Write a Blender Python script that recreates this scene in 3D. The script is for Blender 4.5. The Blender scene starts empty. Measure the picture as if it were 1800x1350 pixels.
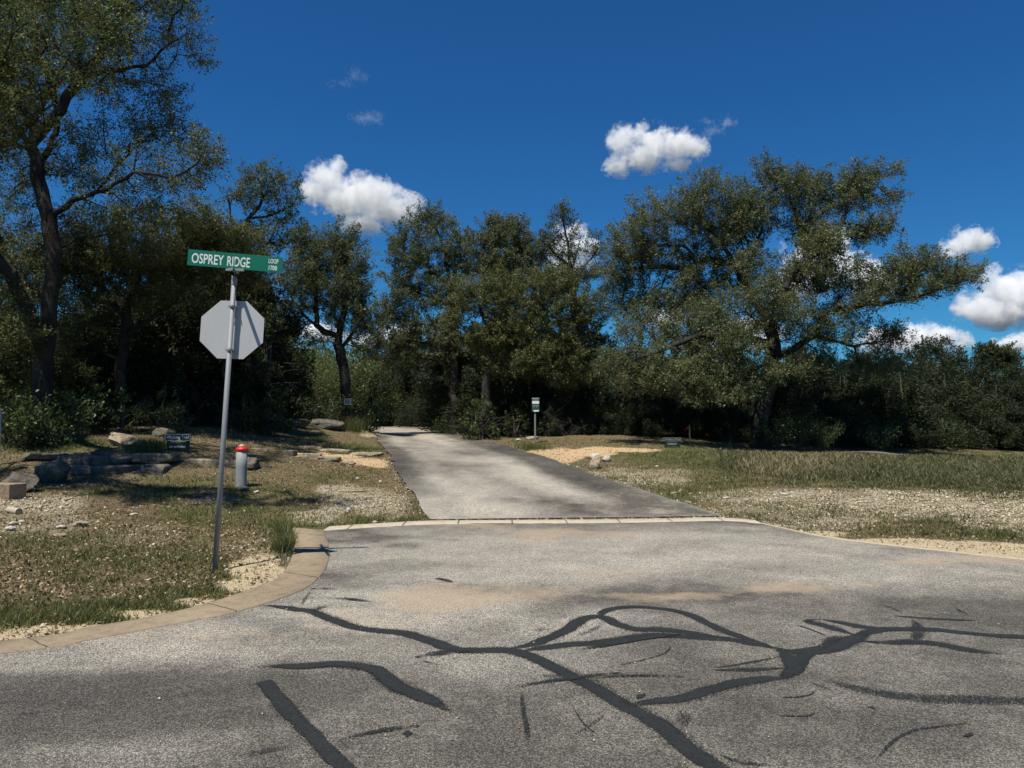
import bpy, bmesh, math, random
import numpy as np
from mathutils import Vector, Matrix
from mathutils.geometry import delaunay_2d_cdt

random.seed(7)
RNG = np.random.default_rng(11)
S = bpy.context.scene
COL = S.collection

# ------------------------------------------------------------------ camera
F = 1300.0                       # focal length in photo pixels (1800 wide)
PITCH = math.atan(70.0 / F)
CAMZ = 1.7
cam = bpy.data.cameras.new('camera')
cam.sensor_width = 36.0
cam.lens = 36.0 * F / 1800.0
cam.clip_end = 6000
camo = bpy.data.objects.new('camera', cam)
COL.objects.link(camo)
camo.location = (0, 0, CAMZ)
camo.rotation_euler = (math.pi / 2 + PITCH, 0, 0)
S.camera = camo

# ------------------------------------------------------------------ sky and sun
SUN_EL = math.radians(66)
SUN_AZ = math.atan2(-0.50, -0.866)          # behind the camera, a little left
to_sun = Vector((math.sin(SUN_AZ) * math.cos(SUN_EL), math.cos(SUN_AZ) * math.cos(SUN_EL), math.sin(SUN_EL)))
w = bpy.data.worlds.new('World')
S.world = w
w.use_nodes = True
wn = w.node_tree
bg = wn.nodes['Background']
sky = wn.nodes.new('ShaderNodeTexSky')
sky.sky_type = 'NISHITA'
sky.sun_disc = False
sky.sun_elevation = SUN_EL
sky.sun_rotation = SUN_AZ
sky.air_density = 1.0
sky.dust_density = 0.1
sky.ozone_density = 3.0
hs = wn.nodes.new('ShaderNodeHueSaturation')
hs.inputs['Hue'].default_value = 0.509
hs.inputs['Saturation'].default_value = 1.12
hs.inputs['Value'].default_value = 1.14
wn.links.new(sky.outputs[0], hs.inputs['Color'])
mulc = wn.nodes.new('ShaderNodeMix'); mulc.data_type = 'RGBA'; mulc.blend_type = 'MULTIPLY'
mulc.inputs[0].default_value = 1.0; mulc.inputs[7].default_value = (0.25, 0.79, 1.10, 1)
wn.links.new(hs.outputs[0], mulc.inputs[6]); wn.links.new(mulc.outputs[2], bg.inputs[0])
bg.inputs[1].default_value = 0.055

sl = bpy.data.lights.new('sun', 'SUN')
sl.energy = 5.0
sl.angle = math.radians(0.5)
sl.color = (1.0, 0.94, 0.835)
slo = bpy.data.objects.new('sun', sl)
COL.objects.link(slo)
slo.rotation_euler = to_sun.to_track_quat('Z', 'Y').to_euler()
slo.location = (0, 0, 60)

S.view_settings.view_transform = 'Standard'
S.view_settings.look = 'None'
S.view_settings.exposure = 0.35
S.view_settings.gamma = 1.0
S.cycles.max_bounces = 10
S.cycles.diffuse_bounces = 2
S.cycles.glossy_bounces = 2
S.cycles.transmission_bounces = 3
S.cycles.transparent_max_bounces = 12
S.cycles.volume_bounces = 24
S.cycles.volume_step_rate = 0.15
S.cycles.use_denoising = True
S.cycles.use_adaptive_sampling = True
S.cycles.adaptive_threshold = 0.015
S.render.film_transparent = False

# ------------------------------------------------------------------ helpers
CT, ST = math.cos(PITCH), math.sin(PITCH)

def ray(px, py):
    u = (px - 900.0) / F
    v = (675.0 - py) / F
    return u, CT - v * ST, ST + v * CT       # x, y, z

def P(px, py, d):
    """point seen at photo pixel px,py lying d metres ahead (world y = d)"""
    x, y, z = ray(px, py)
    k = d / y
    return np.array([x * k, d, CAMZ + z * k])

def G(px, py, z=0.0):
    x, y, zz = ray(px, py)
    k = (z - CAMZ) / zz
    return np.array([x * k, y * k, z])

def proj(xyz):
    xyz = np.asarray(xyz, float)
    x = xyz[..., 0]; y = xyz[..., 1]; z = xyz[..., 2] - CAMZ
    fwd = np.maximum(y * CT + z * ST, 0.05)
    up = -y * ST + z * CT
    return 900 + F * x / fwd, 675 - F * up / fwd

def sstep(a, b, x):
    t = np.clip((x - a) / (b - a), 0, 1)
    return t * t * (3 - 2 * t)

_NW = RNG.normal(size=(64, 3)); _NP = RNG.uniform(0, 6.28, 64)
def vnoise(p, scale, octs=3, seed=0):
    """cheap smooth noise from sums of sines, about -1..1"""
    p = np.asarray(p, float) * scale
    out = 0; amp = 1; tot = 0
    for o in range(octs):
        for k in range(5):
            i = (seed * 7 + o * 5 + k) % 64
            q = p @ _NW[i][:p.shape[-1]] + _NP[i]
            out = out + amp * np.sin(q + 1.3 * np.sin(q * 0.73 + _NP[(i + 9) % 64]))
        tot += amp * 2.2
        amp *= 0.55; p = p * 2.07
    return out / tot

def hash2(x, y):
    h = np.sin(x * 127.1 + y * 311.7) * 43758.5453
    return h - np.floor(h)

def gnoise(x, y, scale):
    """value noise on a lattice, 0..1"""
    x = x * scale; y = y * scale
    xi = np.floor(x); yi = np.floor(y); fx = x - xi; fy = y - yi
    fx = fx * fx * (3 - 2 * fx); fy = fy * fy * (3 - 2 * fy)
    a = hash2(xi, yi); b = hash2(xi + 1, yi); c = hash2(xi, yi + 1); d = hash2(xi + 1, yi + 1)
    return (a * (1 - fx) + b * fx) * (1 - fy) + (c * (1 - fx) + d * fx) * fy

def fnoise(x, y, scale):
    return 0.55 * gnoise(x, y, scale) + 0.3 * gnoise(x + 17, y + 5, scale * 2.3) + 0.15 * gnoise(x + 3, y + 31, scale * 5.1)

def mesh_np(name, verts, faces, mats, parent=None, smooth=False, tint=None, matidx=None, color=None):
    """faces: list of int arrays (n,k). One mesh object out of numpy arrays."""
    verts = np.ascontiguousarray(verts, dtype=np.float32)
    me = bpy.data.meshes.new(name)
    faces = [np.asarray(f, dtype=np.int32) for f in faces if len(f)]
    nl = sum(f.size for f in faces); nf = sum(len(f) for f in faces)
    me.vertices.add(len(verts)); me.vertices.foreach_set('co', verts.ravel())
    me.loops.add(nl); me.polygons.add(nf)
    me.loops.foreach_set('vertex_index', np.concatenate([f.ravel() for f in faces]))
    tot = np.concatenate([np.full(len(f), f.shape[1], np.int32) for f in faces])
    st = np.concatenate([[0], np.cumsum(tot)[:-1]]).astype(np.int32)
    me.polygons.foreach_set('loop_start', st)
    me.polygons.foreach_set('loop_total', tot)
    if smooth:
        me.polygons.foreach_set('use_smooth', np.ones(nf, bool))
    if matidx is not None:
        me.polygons.foreach_set('material_index', np.asarray(matidx, np.int32))
    if tint is not None:
        a = me.attributes.new('tint', 'FLOAT', 'FACE')
        a.data.foreach_set('value', np.asarray(tint, np.float32))
    if color is not None:
        a = me.attributes.new('mask', 'FLOAT_COLOR', 'POINT')
        a.data.foreach_set('color', np.asarray(color, np.float32).ravel())
    for m in (mats if isinstance(mats, (list, tuple)) else [mats]):
        me.materials.append(m)
    me.update(calc_edges=True)
    o = bpy.data.objects.new(name, me)
    COL.objects.link(o)
    if parent is not None:
        o.parent = parent
    return o

def tag(o, label=None, cat=None, group=None, kind=None):
    if label: o['label'] = label
    if cat: o['category'] = cat
    if group: o['group'] = group
    if kind: o['kind'] = kind
    return o

def thing(name, label, cat, loc=(0, 0, 0), rz=0.0, group=None):
    o = bpy.data.objects.new(name, None)
    o.empty_display_size = 0.2
    COL.objects.link(o)
    o.location = loc
    o.rotation_euler = (0, 0, rz)
    return tag(o, label, cat, group)

def dup(root, loc, rz, scale=1.0, label=None, group=None):
    r = root.copy(); COL.objects.link(r)
    r.location = loc; r.rotation_euler = (0, 0, rz)
    r.scale = (scale, scale, scale) if not isinstance(scale, (tuple, list)) else scale
    if label: r['label'] = label
    if group: r['group'] = group
    for ch in list(root.children):
        c = ch.copy(); COL.objects.link(c); c.parent = r
    return r

class MB:
    """collects boxes, tubes and prisms into one mesh"""
    def __init__(s): s.v = []; s.f = []
    def add(s, vs, fs):
        n = len(s.v); s.v += [tuple(v) for v in vs]; s.f += [tuple(i + n for i in f) for f in fs]
    def box(s, c, size, rot=None):
        hx, hy, hz = [a / 2 for a in size]
        vs = [Vector((x, y, z)) for x in (-hx, hx) for y in (-hy, hy) for z in (-hz, hz)]
        if rot is not None: vs = [rot @ v for v in vs]
        vs = [v + Vector(c) for v in vs]
        s.add(vs, [(0, 1, 3, 2), (4, 6, 7, 5), (0, 4, 5, 1), (2, 3, 7, 6), (0, 2, 6, 4), (1, 5, 7, 3)])
    def tube(s, pts, rad, n=12, caps=True):
        pts = [Vector(p) for p in pts]
        if not isinstance(rad, (list, tuple)): rad = [rad] * len(pts)
        base = len(s.v); vs = []
        for i, p in enumerate(pts):
            d = (pts[min(i + 1, len(pts) - 1)] - pts[max(i - 1, 0)]).normalized()
            ref = Vector((0, 1, 0)) if abs(d.y) < 0.8 else Vector((1, 0, 0))
            a = d.cross(ref).normalized(); b = d.cross(a)
            for k in range(n):
                t = 2 * math.pi * k / n
                vs.append(p + (a * math.cos(t) + b * math.sin(t)) * rad[i])
        fs = []
        for i in range(len(pts) - 1):
            for k in range(n):
                fs.append((i * n + k, i * n + (k + 1) % n, (i + 1) * n + (k + 1) % n, (i + 1) * n + k))
        if caps:
            fs.append(tuple(range(n - 1, -1, -1))); m = (len(pts) - 1) * n
            fs.append(tuple(range(m, m + n)))
        s.add(vs, fs)
    def prism(s, poly, y0, y1):
        """polygon in x,z pushed from y0 to y1"""
        n = len(poly)
        vs = [(x, y0, z) for x, z in poly] + [(x, y1, z) for x, z in poly]
        fs = [tuple(range(n)), tuple(range(2 * n - 1, n - 1, -1))]
        fs += [(i, i + n, (i + 1) % n + n, (i + 1) % n) for i in range(n)]
        s.add(vs, fs)
    def build(s, name, mat, parent=None, bevel=0.0, smooth=False):
        me = bpy.data.meshes.new(name)
        me.from_pydata(s.v, [], s.f)
        bm = bmesh.new(); bm.from_mesh(me)
        bmesh.ops.recalc_face_normals(bm, faces=bm.faces)
        if bevel:
            bmesh.ops.bevel(bm, geom=[e for e in bm.edges if e.calc_face_angle(0) > 0.6], offset=bevel, segments=2, affect='EDGES', profile=0.6)
        if smooth:
            for f in bm.faces: f.smooth = len(f.verts) == 4
        bm.to_mesh(me); bm.free()
        me.materials.append(mat)
        o = bpy.data.objects.new(name, me); COL.objects.link(o)
        if parent is not None: o.parent = parent
        return o

# ------------------------------------------------------------------ node helpers
class Mat:
    def __init__(s, name, rough=0.8, spec=0.3):
        s.m = bpy.data.materials.new(name); s.m.use_nodes = True
        s.nt = s.m.node_tree; s.b = s.nt.nodes['Principled BSDF']; s.out = s.nt.nodes['Material Output']
        s.b.inputs['Roughness'].default_value = rough
        s.b.inputs['Specular IOR Level'].default_value = spec
    def n(s, t, **kw):
        nd = s.nt.nodes.new(t)
        for k, v in kw.items(): setattr(nd, k, v)
        return nd
    def link(s, a, b): s.nt.links.new(a, b)
    def put(s, sock, v):
        if isinstance(v, (int, float)): sock.default_value = v
        elif isinstance(v, (tuple, list)): sock.default_value = tuple(v) + ((1,) if len(v) == 3 and len(sock.default_value) == 4 else ())
        else: s.link(v, sock)
    def pos(s): return s.n('ShaderNodeNewGeometry').outputs['Position']
    def obj(s): return s.n('ShaderNodeTexCoord').outputs['Object']
    def mapping(s, vec, scale):
        m = s.n('ShaderNodeMapping'); s.link(vec, m.inputs[0]); m.inputs['Scale'].default_value = scale; return m.outputs[0]
    def noise(s, vec, scale, detail=4, rough=0.6, dist=0.0):
        t = s.n('ShaderNodeTexNoise'); s.link(vec, t.inputs['Vector'])
        t.inputs['Scale'].default_value = scale; t.inputs['Detail'].default_value = detail
        t.inputs['Roughness'].default_value = rough; t.inputs['Distortion'].default_value = dist
        return t.outputs['Fac']
    def voro(s, vec, scale, out='Distance', feature='F1'):
        t = s.n('ShaderNodeTexVoronoi', feature=feature); s.link(vec, t.inputs['Vector']); t.inputs['Scale'].default_value = scale
        return t.outputs[out]
    def math(s, op, a, b=0.0, clamp=False):
        t = s.n('ShaderNodeMath', operation=op); t.use_clamp = clamp
        s.put(t.inputs[0], a); s.put(t.inputs[1], b); return t.outputs[0]
    def ramp(s, fac, stops, interp='LINEAR'):
        r = s.n('ShaderNodeValToRGB'); s.link(fac, r.inputs[0]); r.color_ramp.interpolation = interp
        el = r.color_ramp.elements
        while len(el) < len(stops): el.new(0.5)
        for e, (p, c) in zip(el, stops):
            e.position = p; e.color = (c, c, c, 1) if isinstance(c, (int, float)) else tuple(c) + (1,)
        return r.outputs[0]
    def mix(s, fac, a, b, bt='MIX'):
        t = s.n('ShaderNodeMix', data_type='RGBA', blend_type=bt)
        s.put(t.inputs[0], fac); s.put(t.inputs[6], a); s.put(t.inputs[7], b); return t.outputs[2]
    def attr(s, name, out='Fac'):
        a = s.n('ShaderNodeAttribute'); a.attribute_name = name; return a.outputs[out]
    def color(s, v): s.put(s.b.inputs['Base Color'], v); return s
    def bump(s, h, strength=0.5, dist=0.02):
        b = s.n('ShaderNodeBump'); b.inputs['Strength'].default_value = strength; b.inputs['Distance'].default_value = dist
        s.link(h, b.inputs['Height']); s.link(b.outputs[0], s.b.inputs['Normal']); return s

# ------------------------------------------------------------------ terrain
CP = []      # (x, y, z)
def cp(px, py, d): CP.append(tuple(P(px, py, d)))
for x in (-24, -14, -9, -6, -3, 0, 3, 6, 9, 14, 24):
    for y in (-14, -6, 0, 4):
        CP.append((x, y, 0.0))
for q in ((100, 1140), (300, 1100), (500, 1047), (572, 995), (570, 932), (757, 921), (1000, 918), (1275, 912), (1530, 952), (1800, 978), (900, 1000), (1200, 1050), (1500, 1050)):
    CP.append(tuple(G(*q)))
# left lawn, ledge walls, thicket
cp(383, 1000, 8.67); cp(100, 1060, 7.3); cp(0, 1000, 8.6); cp(200, 1000, 8.7); cp(0, 900, 12); cp(200, 905, 12.3); cp(425, 858, 15)
cp(150, 848, 15.4); cp(300, 845, 15.6); cp(150, 800, 17.2); cp(300, 797, 17.3); cp(20, 860, 13.6); cp(-200, 860, 14); cp(-300, 790, 18)
cp(70, 768, 19.2); cp(350, 765, 21); cp(200, 762, 21); cp(520, 765, 25); cp(600, 745, 30); cp(560, 803, 20); cp(480, 815, 18)
cp(660, 915, 13.0); cp(600, 880, 14.4); cp(560, 850, 16); cp(520, 905, 13.2)
# drive, left and right edge
DRL = [(735, 885, 14.6), (700, 830, 18), (684, 800, 22), (668, 780, 26), (655, 766, 31), (640, 755, 38)]
DRR = [(1200, 885, 14.9), (1120, 858, 16.5), (1040, 833, 18.6), (960, 803, 22.3), (870, 777, 27.5), (830, 768, 31), (790, 759, 37)]
for q in DRL + DRR: cp(*q)
# right bank, meadow, thicket
cp(1050, 812, 22); cp(1000, 798, 24); cp(942, 775, 27.5); cp(1181, 787, 24.8); cp(1212, 780, 26.5); cp(1335, 790, 27.5); cp(1500, 795, 28)
cp(1640, 800, 28.5); cp(1800, 806, 29); cp(1300, 890, 14.6); cp(1450, 860, 16.3); cp(1500, 895, 13.9); cp(1650, 880, 14.6); cp(1700, 915, 12.6)
cp(1800, 870, 15.0); cp(1800, 930, 11.6); cp(1150, 845, 18.2); cp(1250, 845, 18.2); cp(2000, 870, 15.2); cp(2050, 806, 30); cp(1600, 840, 18.5)
for q in ((-6, 48, 1.58), (-9, 41, 1.47), (-4, 41, 1.42), (-11.5, 45, 1.52), (-15, 47, 1.58), (3, 40, 1.5), (12, 40, 1.25), (25, 42, 0.8), (40, 42, 0.6), (-22, 40, 2.2), (-36, 30, 2.0), (-30, 14, 0.9), (40, 22, 0.4),
          (-40, 70, 2.2), (0, 75, 1.6), (40, 75, 0.9), (-14, 30, 1.9), (-3, 32, 1.25), (4, 31, 1.25), (9, 32, 1.1), (17, 34, 0.95), (-60, 45, 2.2), (60, 45, 0.5)):
    CP.append(q)
CP = np.array(CP)
def _tps(r2): return np.where(r2 > 1e-9, 0.5 * r2 * np.log(r2 + 1e-12), 0.0)
_n = len(CP)
_K = _tps(((CP[:, None, :2] - CP[None, :, :2]) ** 2).sum(-1)) + 0.6 * np.eye(_n)
_A = np.zeros((_n + 3, _n + 3)); _A[:_n, :_n] = _K; _A[:_n, _n] = 1; _A[:_n, _n + 1:] = CP[:, :2]; _A[_n:, :_n] = _A[:_n, _n:].T
_W = np.linalg.solve(_A, np.concatenate([CP[:, 2], [0, 0, 0]]))

def seg_dist(x, y, poly, closed=True):
    x = np.asarray(x, float); y = np.asarray(y, float)
    best = np.full(x.shape, 1e9); n = len(poly)
    for i in range(n if closed else n - 1):
        ax, ay = poly[i][:2]; bx, by = poly[(i + 1) % n][:2]
        dx, dy = bx - ax, by - ay
        t = np.clip(((x - ax) * dx + (y - ay) * dy) / (dx * dx + dy * dy + 1e-12), 0, 1)
        best = np.minimum(best, (x - ax - t * dx) ** 2 + (y - ay - t * dy) ** 2)
    return np.sqrt(best)

def inside(x, y, poly):
    x = np.asarray(x, float); y = np.asarray(y, float); r = np.zeros(x.shape, bool); n = len(poly)
    for i in range(n):
        ax, ay = poly[i][:2]; bx, by = poly[(i + 1) % n][:2]
        if ay == by: continue
        c = ((ay > y) != (by > y)) & (x < (bx - ax) * (y - ay) / (by - ay) + ax)
        r ^= c
    return r

def sdist(x, y, poly):
    d = seg_dist(x, y, poly); return np.where(inside(x, y, poly), -d, d)

CURB_IN = [(0, 1150), (133, 1130), (267, 1105), (400, 1080), (467, 1061), (533, 1037), (566, 1010), (578, 983), (577, 955), (568, 933)]
CURB_OUT = [(0, 1130), (133, 1109), (267, 1086), (367, 1062), (450, 1034), (492, 1014), (508, 990), (517, 965), (518, 945), (514, 929)]
HEAD_IN = [(568, 933), (660, 927), (757, 922), (900, 921), (1050, 920), (1180, 918), (1275, 916), (1340, 921)]
RIGHT_IN = [(1340, 921), (1430, 941), (1530, 955), (1650, 968), (1800, 984)]
CI = [G(*q)[:2] for q in CURB_IN]; CO = [G(*q)[:2] for q in CURB_OUT]
HI = [G(*q)[:2] for q in HEAD_IN]; RI = [G(*q)[:2] for q in RIGHT_IN]
RI += [np.array(q, float) for q in ((8.6, 7.6), (12, 5.2), (22, 0), (45, -10))]
CI = [np.array(q, float) for q in ((-45, -16), (-14, 0.2), (-7.5, 3.6))] + CI
CO = [np.array(q, float) for q in ((-45.2, -15.5), (-14.2, 0.7), (-7.7, 4.05))] + CO
def xy(q): return P(*q)[:2]
DL = [G(757, 914)[:2] + 0] + [xy(q) for q in DRL] + [np.array((-9.0, 40.5)), np.array((-11.5, 43.0)), np.array((-15.5, 45.2))]
DR = [G(1275, 908)[:2] + 0] + [xy(q) for q in DRR] + [np.array((-3.7, 39.8)), np.array((-5.2, 43.0)), np.array((-8.6, 46.4)), np.array((-13.5, 48.8))]

def catmull(pts, step):
    pts = [np.asarray(p, float) for p in pts]; out = []
    for i in range(len(pts) - 1):
        p0 = pts[max(i - 1, 0)]; p1 = pts[i]; p2 = pts[i + 1]; p3 = pts[min(i + 2, len(pts) - 1)]
        n = max(1, int(np.linalg.norm(p2 - p1) / step))
        for k in range(n):
            t = k / n
            out.append(0.5 * (2 * p1 + (p2 - p0) * t + (2 * p0 - 5 * p1 + 4 * p2 - p3) * t * t + (3 * p1 - p0 - 3 * p2 + p3) * t ** 3))
    out.append(pts[-1]); return np.array(out)

CIs = catmull(CI, 0.15); COs = catmull(CO, 0.15); HIs = catmull(HI, 0.3); RIs = catmull(RI, 0.3)
STREET = [tuple(p) for p in np.concatenate([CIs, HIs[1:], RIs[1:]])] + [(45, -40), (-45, -40)]
HEAD_OUT = [(x, y + 0.42) for x, y in HIs]
DLs = catmull(DL, 0.15); DRs = catmull(DR, 0.15)
for _L, _o in ((DLs, 0.0), (DRs, 40.0)):
    _k = np.arange(len(_L)); _L[1:, 0] += ((fnoise(_k * .15 + _o, _k * 0.0, 1.6) - .5) * .22 * np.minimum(_k / 8, 1))[1:]
DRIVE = [tuple(p) for p in DLs] + [tuple(p) for p in DRs[::-1]]
STREET_BIG = [tuple(p) for p in np.concatenate([COs, np.array(HEAD_OUT)[1:], RIs[1:] + np.array([0.05, 0.2])])] + [(45, -40), (-45, -40)]

_SB = np.array(STREET_BIG)
def height(x, y):
    """smooth ground height without the cut under the road"""
    x = np.asarray(x, float); y = np.asarray(y, float)
    shp = x.shape; xf = x.ravel(); yf = y.ravel(); z = np.zeros(len(xf))
    xc = np.clip(xf, -60, 60); yc = np.clip(yf, -14, 75)
    for a in range(0, len(xf), 40000):
        sx = xc[a:a + 40000, None]; sy = yc[a:a + 40000, None]
        r2 = (sx - CP[None, :, 0]) ** 2 + (sy - CP[None, :, 1]) ** 2
        z[a:a + 40000] = _tps(r2) @ _W[:_n] + _W[_n] + _W[_n + 1] * sx[:, 0] + _W[_n + 2] * sy[:, 0]
    near = (np.abs(xf) < 46) & (yf < 16)
    if near.any():
        sd = sdist(xf[near], yf[near], STREET_BIG)
        z[near] *= sstep(0.0, 1.3, sd)
    return z.reshape(shp)
def hz(x, y): return float(height(np.array([x]), np.array([y]))[0])

def at(px, py, dmin=4.0, dmax=60.0):
    """ground point seen at a photo pixel"""
    d = np.linspace(dmin, dmax, 2000)
    x, y, z = ray(px, py)
    k = d / y
    zz = CAMZ + z * k
    h = height(x * k, d)
    i = np.argmax(zz <= h)
    if zz[i] > h[i]: i = len(d) - 1
    return np.array([x * k[i], d[i], h[i]])
def onground(px, d):
    p = P(px, 700, d); return np.array([p[0], d, hz(p[0], d)])

# ------------------------------------------------------------------ ground materials
def blob(px, py, lst):
    r = np.zeros(np.shape(px))
    for b in lst:
        cx, cy, rx, ry = b[:4]; wgt = b[4] if len(b) > 4 else 1.0
        q = ((px - cx) / rx) ** 2 + ((py - cy) / ry) ** 2
        r = np.maximum(r, wgt * np.clip(1.35 - q, 0, 1))
    return r

GRAVEL = [(50, 884, 120, 16), (60, 915, 140, 35, .55), (600, 860, 50, 16, .7), (640, 880, 70, 28, .8), (560, 905, 60, 18, .8), (690, 890, 40, 30, .7), (470, 960, 60, 22, .5), (380, 880, 60, 8, .6), (250, 945, 90, 25, .4),
          (1150, 842, 80, 18, .7), (1080, 830, 40, 10, .6), (1290, 875, 90, 18, .55), (1420, 878, 140, 24, .7), (1600, 885, 160, 28, .95), (1760, 895, 110, 35, .95), (1900, 900, 160, 60, 1), (1450, 915, 140, 20, .6), (1330, 900, 90, 20, .5),
          (1000, 792, 90, 6, .5), (700, 750, 90, 6, .9), (650, 762, 16, 8, .7)]
SANDP = [(985, 801, 45, 14, 1), (1030, 796, 60, 7, 1), (1090, 790, 80, 4, .9), (950, 797, 30, 8, .9), (640, 812, 45, 7, 1), (590, 804, 50, 5, 1), (545, 799, 40, 4, .9), (665, 818, 25, 5, .7), (543, 742, 8, 8, 1)]
SHOULDER = [(1560, 954, 120, 8, 1.2), (1680, 963, 120, 11, 1.3), (1800, 975, 140, 16, 1.3), (1950, 985, 150, 22, 1.3), (1430, 938, 70, 6, 1), (445, 1000, 50, 20, 1), (480, 1010, 30, 20, 1), (430, 1028, 60, 14, .9), (350, 1058, 60, 9, .9), (250, 1080, 80, 10, .8), (110, 1108, 120, 12, .9), (0, 1120, 80, 12, .9), (460, 985, 40, 14, .7)]
GRASSL = [(380, 905, 130, 25, .8), (230, 1078, 220, 26, 1), (60, 1085, 130, 30, .9), (330, 1045, 120, 18, .7), (500, 940, 40, 40, 1), (560, 925, 90, 12, .8), (690, 915, 70, 14, 1), (740, 900, 30, 30, .7), (620, 790, 60, 12, .9), (540, 770, 60, 10, .8), (260, 870, 140, 14, .7), (450, 860, 90, 20, .6), (520, 890, 60, 25, .6), (250, 960, 120, 30, .5), (160, 1010, 90, 25, .4), (410, 1000, 50, 22, .6), (400, 1025, 60, 12, .8),
          (250, 785, 60, 8, 1.2), (80, 782, 130, 16, 1.2), (330, 850, 150, 14, .6), (120, 960, 130, 40, .55), (300, 990, 110, 30, .55), (600, 840, 70, 14, .6), (640, 905, 80, 12, .7)]
GRASSR = [(1180, 850, 140, 30, .5), (1380, 905, 160, 22, .6), (1640, 915, 120, 14, .5), (1300, 912, 90, 14, .9), (1200, 872, 90, 16, .8), (1100, 845, 60, 12, .6), (1450, 928, 120, 9, .5), (1600, 932, 120, 9, .55), (1760, 940, 120, 10, .75), (1560, 905, 60, 14, .6), (1420, 895, 60, 14, .5), (1700, 915, 60, 12, .5), (1250, 850, 110, 18, .7), (1900, 945, 120, 12, 1), (935, 785, 30, 5, .8), (900, 780, 30, 4, .6)]
TALL = [(1055, 800), (1120, 790), (1200, 782), (1350, 791), (1600, 795), (1800, 798), (2150, 798), (2150, 885), (1900, 876), (1800, 870), (1650, 860), (1500, 852), (1400, 850), (1300, 838), (1200, 822), (1120, 812)]

def masks(x, y, z):
    px, py = proj(np.stack([x, y, z], -1))
    jx = px + 26 * (fnoise(x, y, 1.1) - .5) * 2; jy = py + 9 * (fnoise(x + 40, y, 1.3) - .5) * 2
    ok = (y > 2)
    n = fnoise(x, y, 1.7); n2 = fnoise(x + 9, y + 3, 4.3)
    gv = blob(jx, jy, GRAVEL) * ok; gv = np.clip(gv * (0.55 + 0.9 * n) , 0, 1)
    sd = np.maximum(blob(px + 4 * (n - .5), py + 2 * (n2 - .5), SANDP), 0) * ok
    sh = blob(jx * .3 + px * .7, jy * .3 + py * .7, SHOULDER) * ok
    gr = np.maximum(blob(jx, jy, GRASSL), blob(jx, jy, GRASSR)) * ok
    tl = sstep(14, -6, sdist(px + 60 * (n - .5), py + 34 * (n - .5) + 14 * (n2 - .5), TALL)) * (y > 9)
    return gv, np.clip(sd, 0, 1), np.clip(sh, 0, 1), np.clip(gr * (.35 + 1.1 * n), 0, 1), tl, px, py

def ground_material():
    m = Mat('ground_soil', 0.95, 0.1)
    p = m.pos()
    a = m.n('ShaderNodeAttribute'); a.attribute_name = 'mask'
    sep = m.n('ShaderNodeSeparateColor'); m.link(a.outputs['Color'], sep.inputs[0])
    n1 = m.noise(p, 0.9, 5); n2 = m.noise(p, 14, 5, .7); n3 = m.noise(p, 55, 3, .7); n4 = m.noise(p, 4, 4)
    v = m.voro(p, 42, 'Color'); vd = m.voro(p, 42)
    vs = m.n('ShaderNodeSeparateColor'); m.link(v, vs.inputs[0])
    litter = m.ramp(n3, [(.30, (.045, .033, .020)), (.5, (.15, .11, .064)), (.66, (.30, .23, .14)), (.8, (.44, .35, .22))])
    litter = m.mix(m.ramp(n4, [(.42, 0.0), (.62, .55)]), litter, m.mix(n2, (.050, .055, .022), (.12, .115, .05)))
    stone = m.ramp(vs.outputs[0], [(0, (.22, .18, .12)), (.45, (.46, .40, .285)), (1, (.70, .63, .47))])
    stone = m.mix(m.ramp(vd, [(.3, 0.0), (.75, .85)]), stone, (.16, .125, .08))
    sand = m.mix(n3, (.42, .285, .155), (.58, .42, .25))
    shoulder = m.mix(n2, (.36, .28, .17), (.60, .50, .33))
    green = m.mix(n3, (.035, .05, .014), (.13, .135, .05))
    def edge(att, lo=.25, hi=.65, k=.5):
        t = m.math('ADD', att, m.math('MULTIPLY', m.math('SUBTRACT', n2, .5), k))
        return m.ramp(t, [(lo, 0.0), (hi, 1.0)])
    c = m.mix(edge(a.outputs['Alpha'], .3, .9, .7), litter, green)
    c = m.mix(edge(sep.outputs[0], .25, .8, .8), c, stone)
    c = m.mix(edge(sep.outputs[2], .3, .7), c, shoulder)
    c = m.mix(edge(sep.outputs[1], .35, .6, .3), c, sand)
    m.color(c)
    h = m.math('ADD', m.math('MULTIPLY', n3, .5), m.math('MULTIPLY', n2, 1.0))
    m.bump(h, .9, .05)
    return m.m

def axis(lo, hi, step, far):
    a = list(np.arange(lo, hi + 1e-6, step)); s = step
    while a[-1] < far: s *= 1.22; a.append(a[-1] + s)
    s = step
    while a[0] > -far: s *= 1.22; a.insert(0, a[0] - s)
    return np.array(a)

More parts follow.
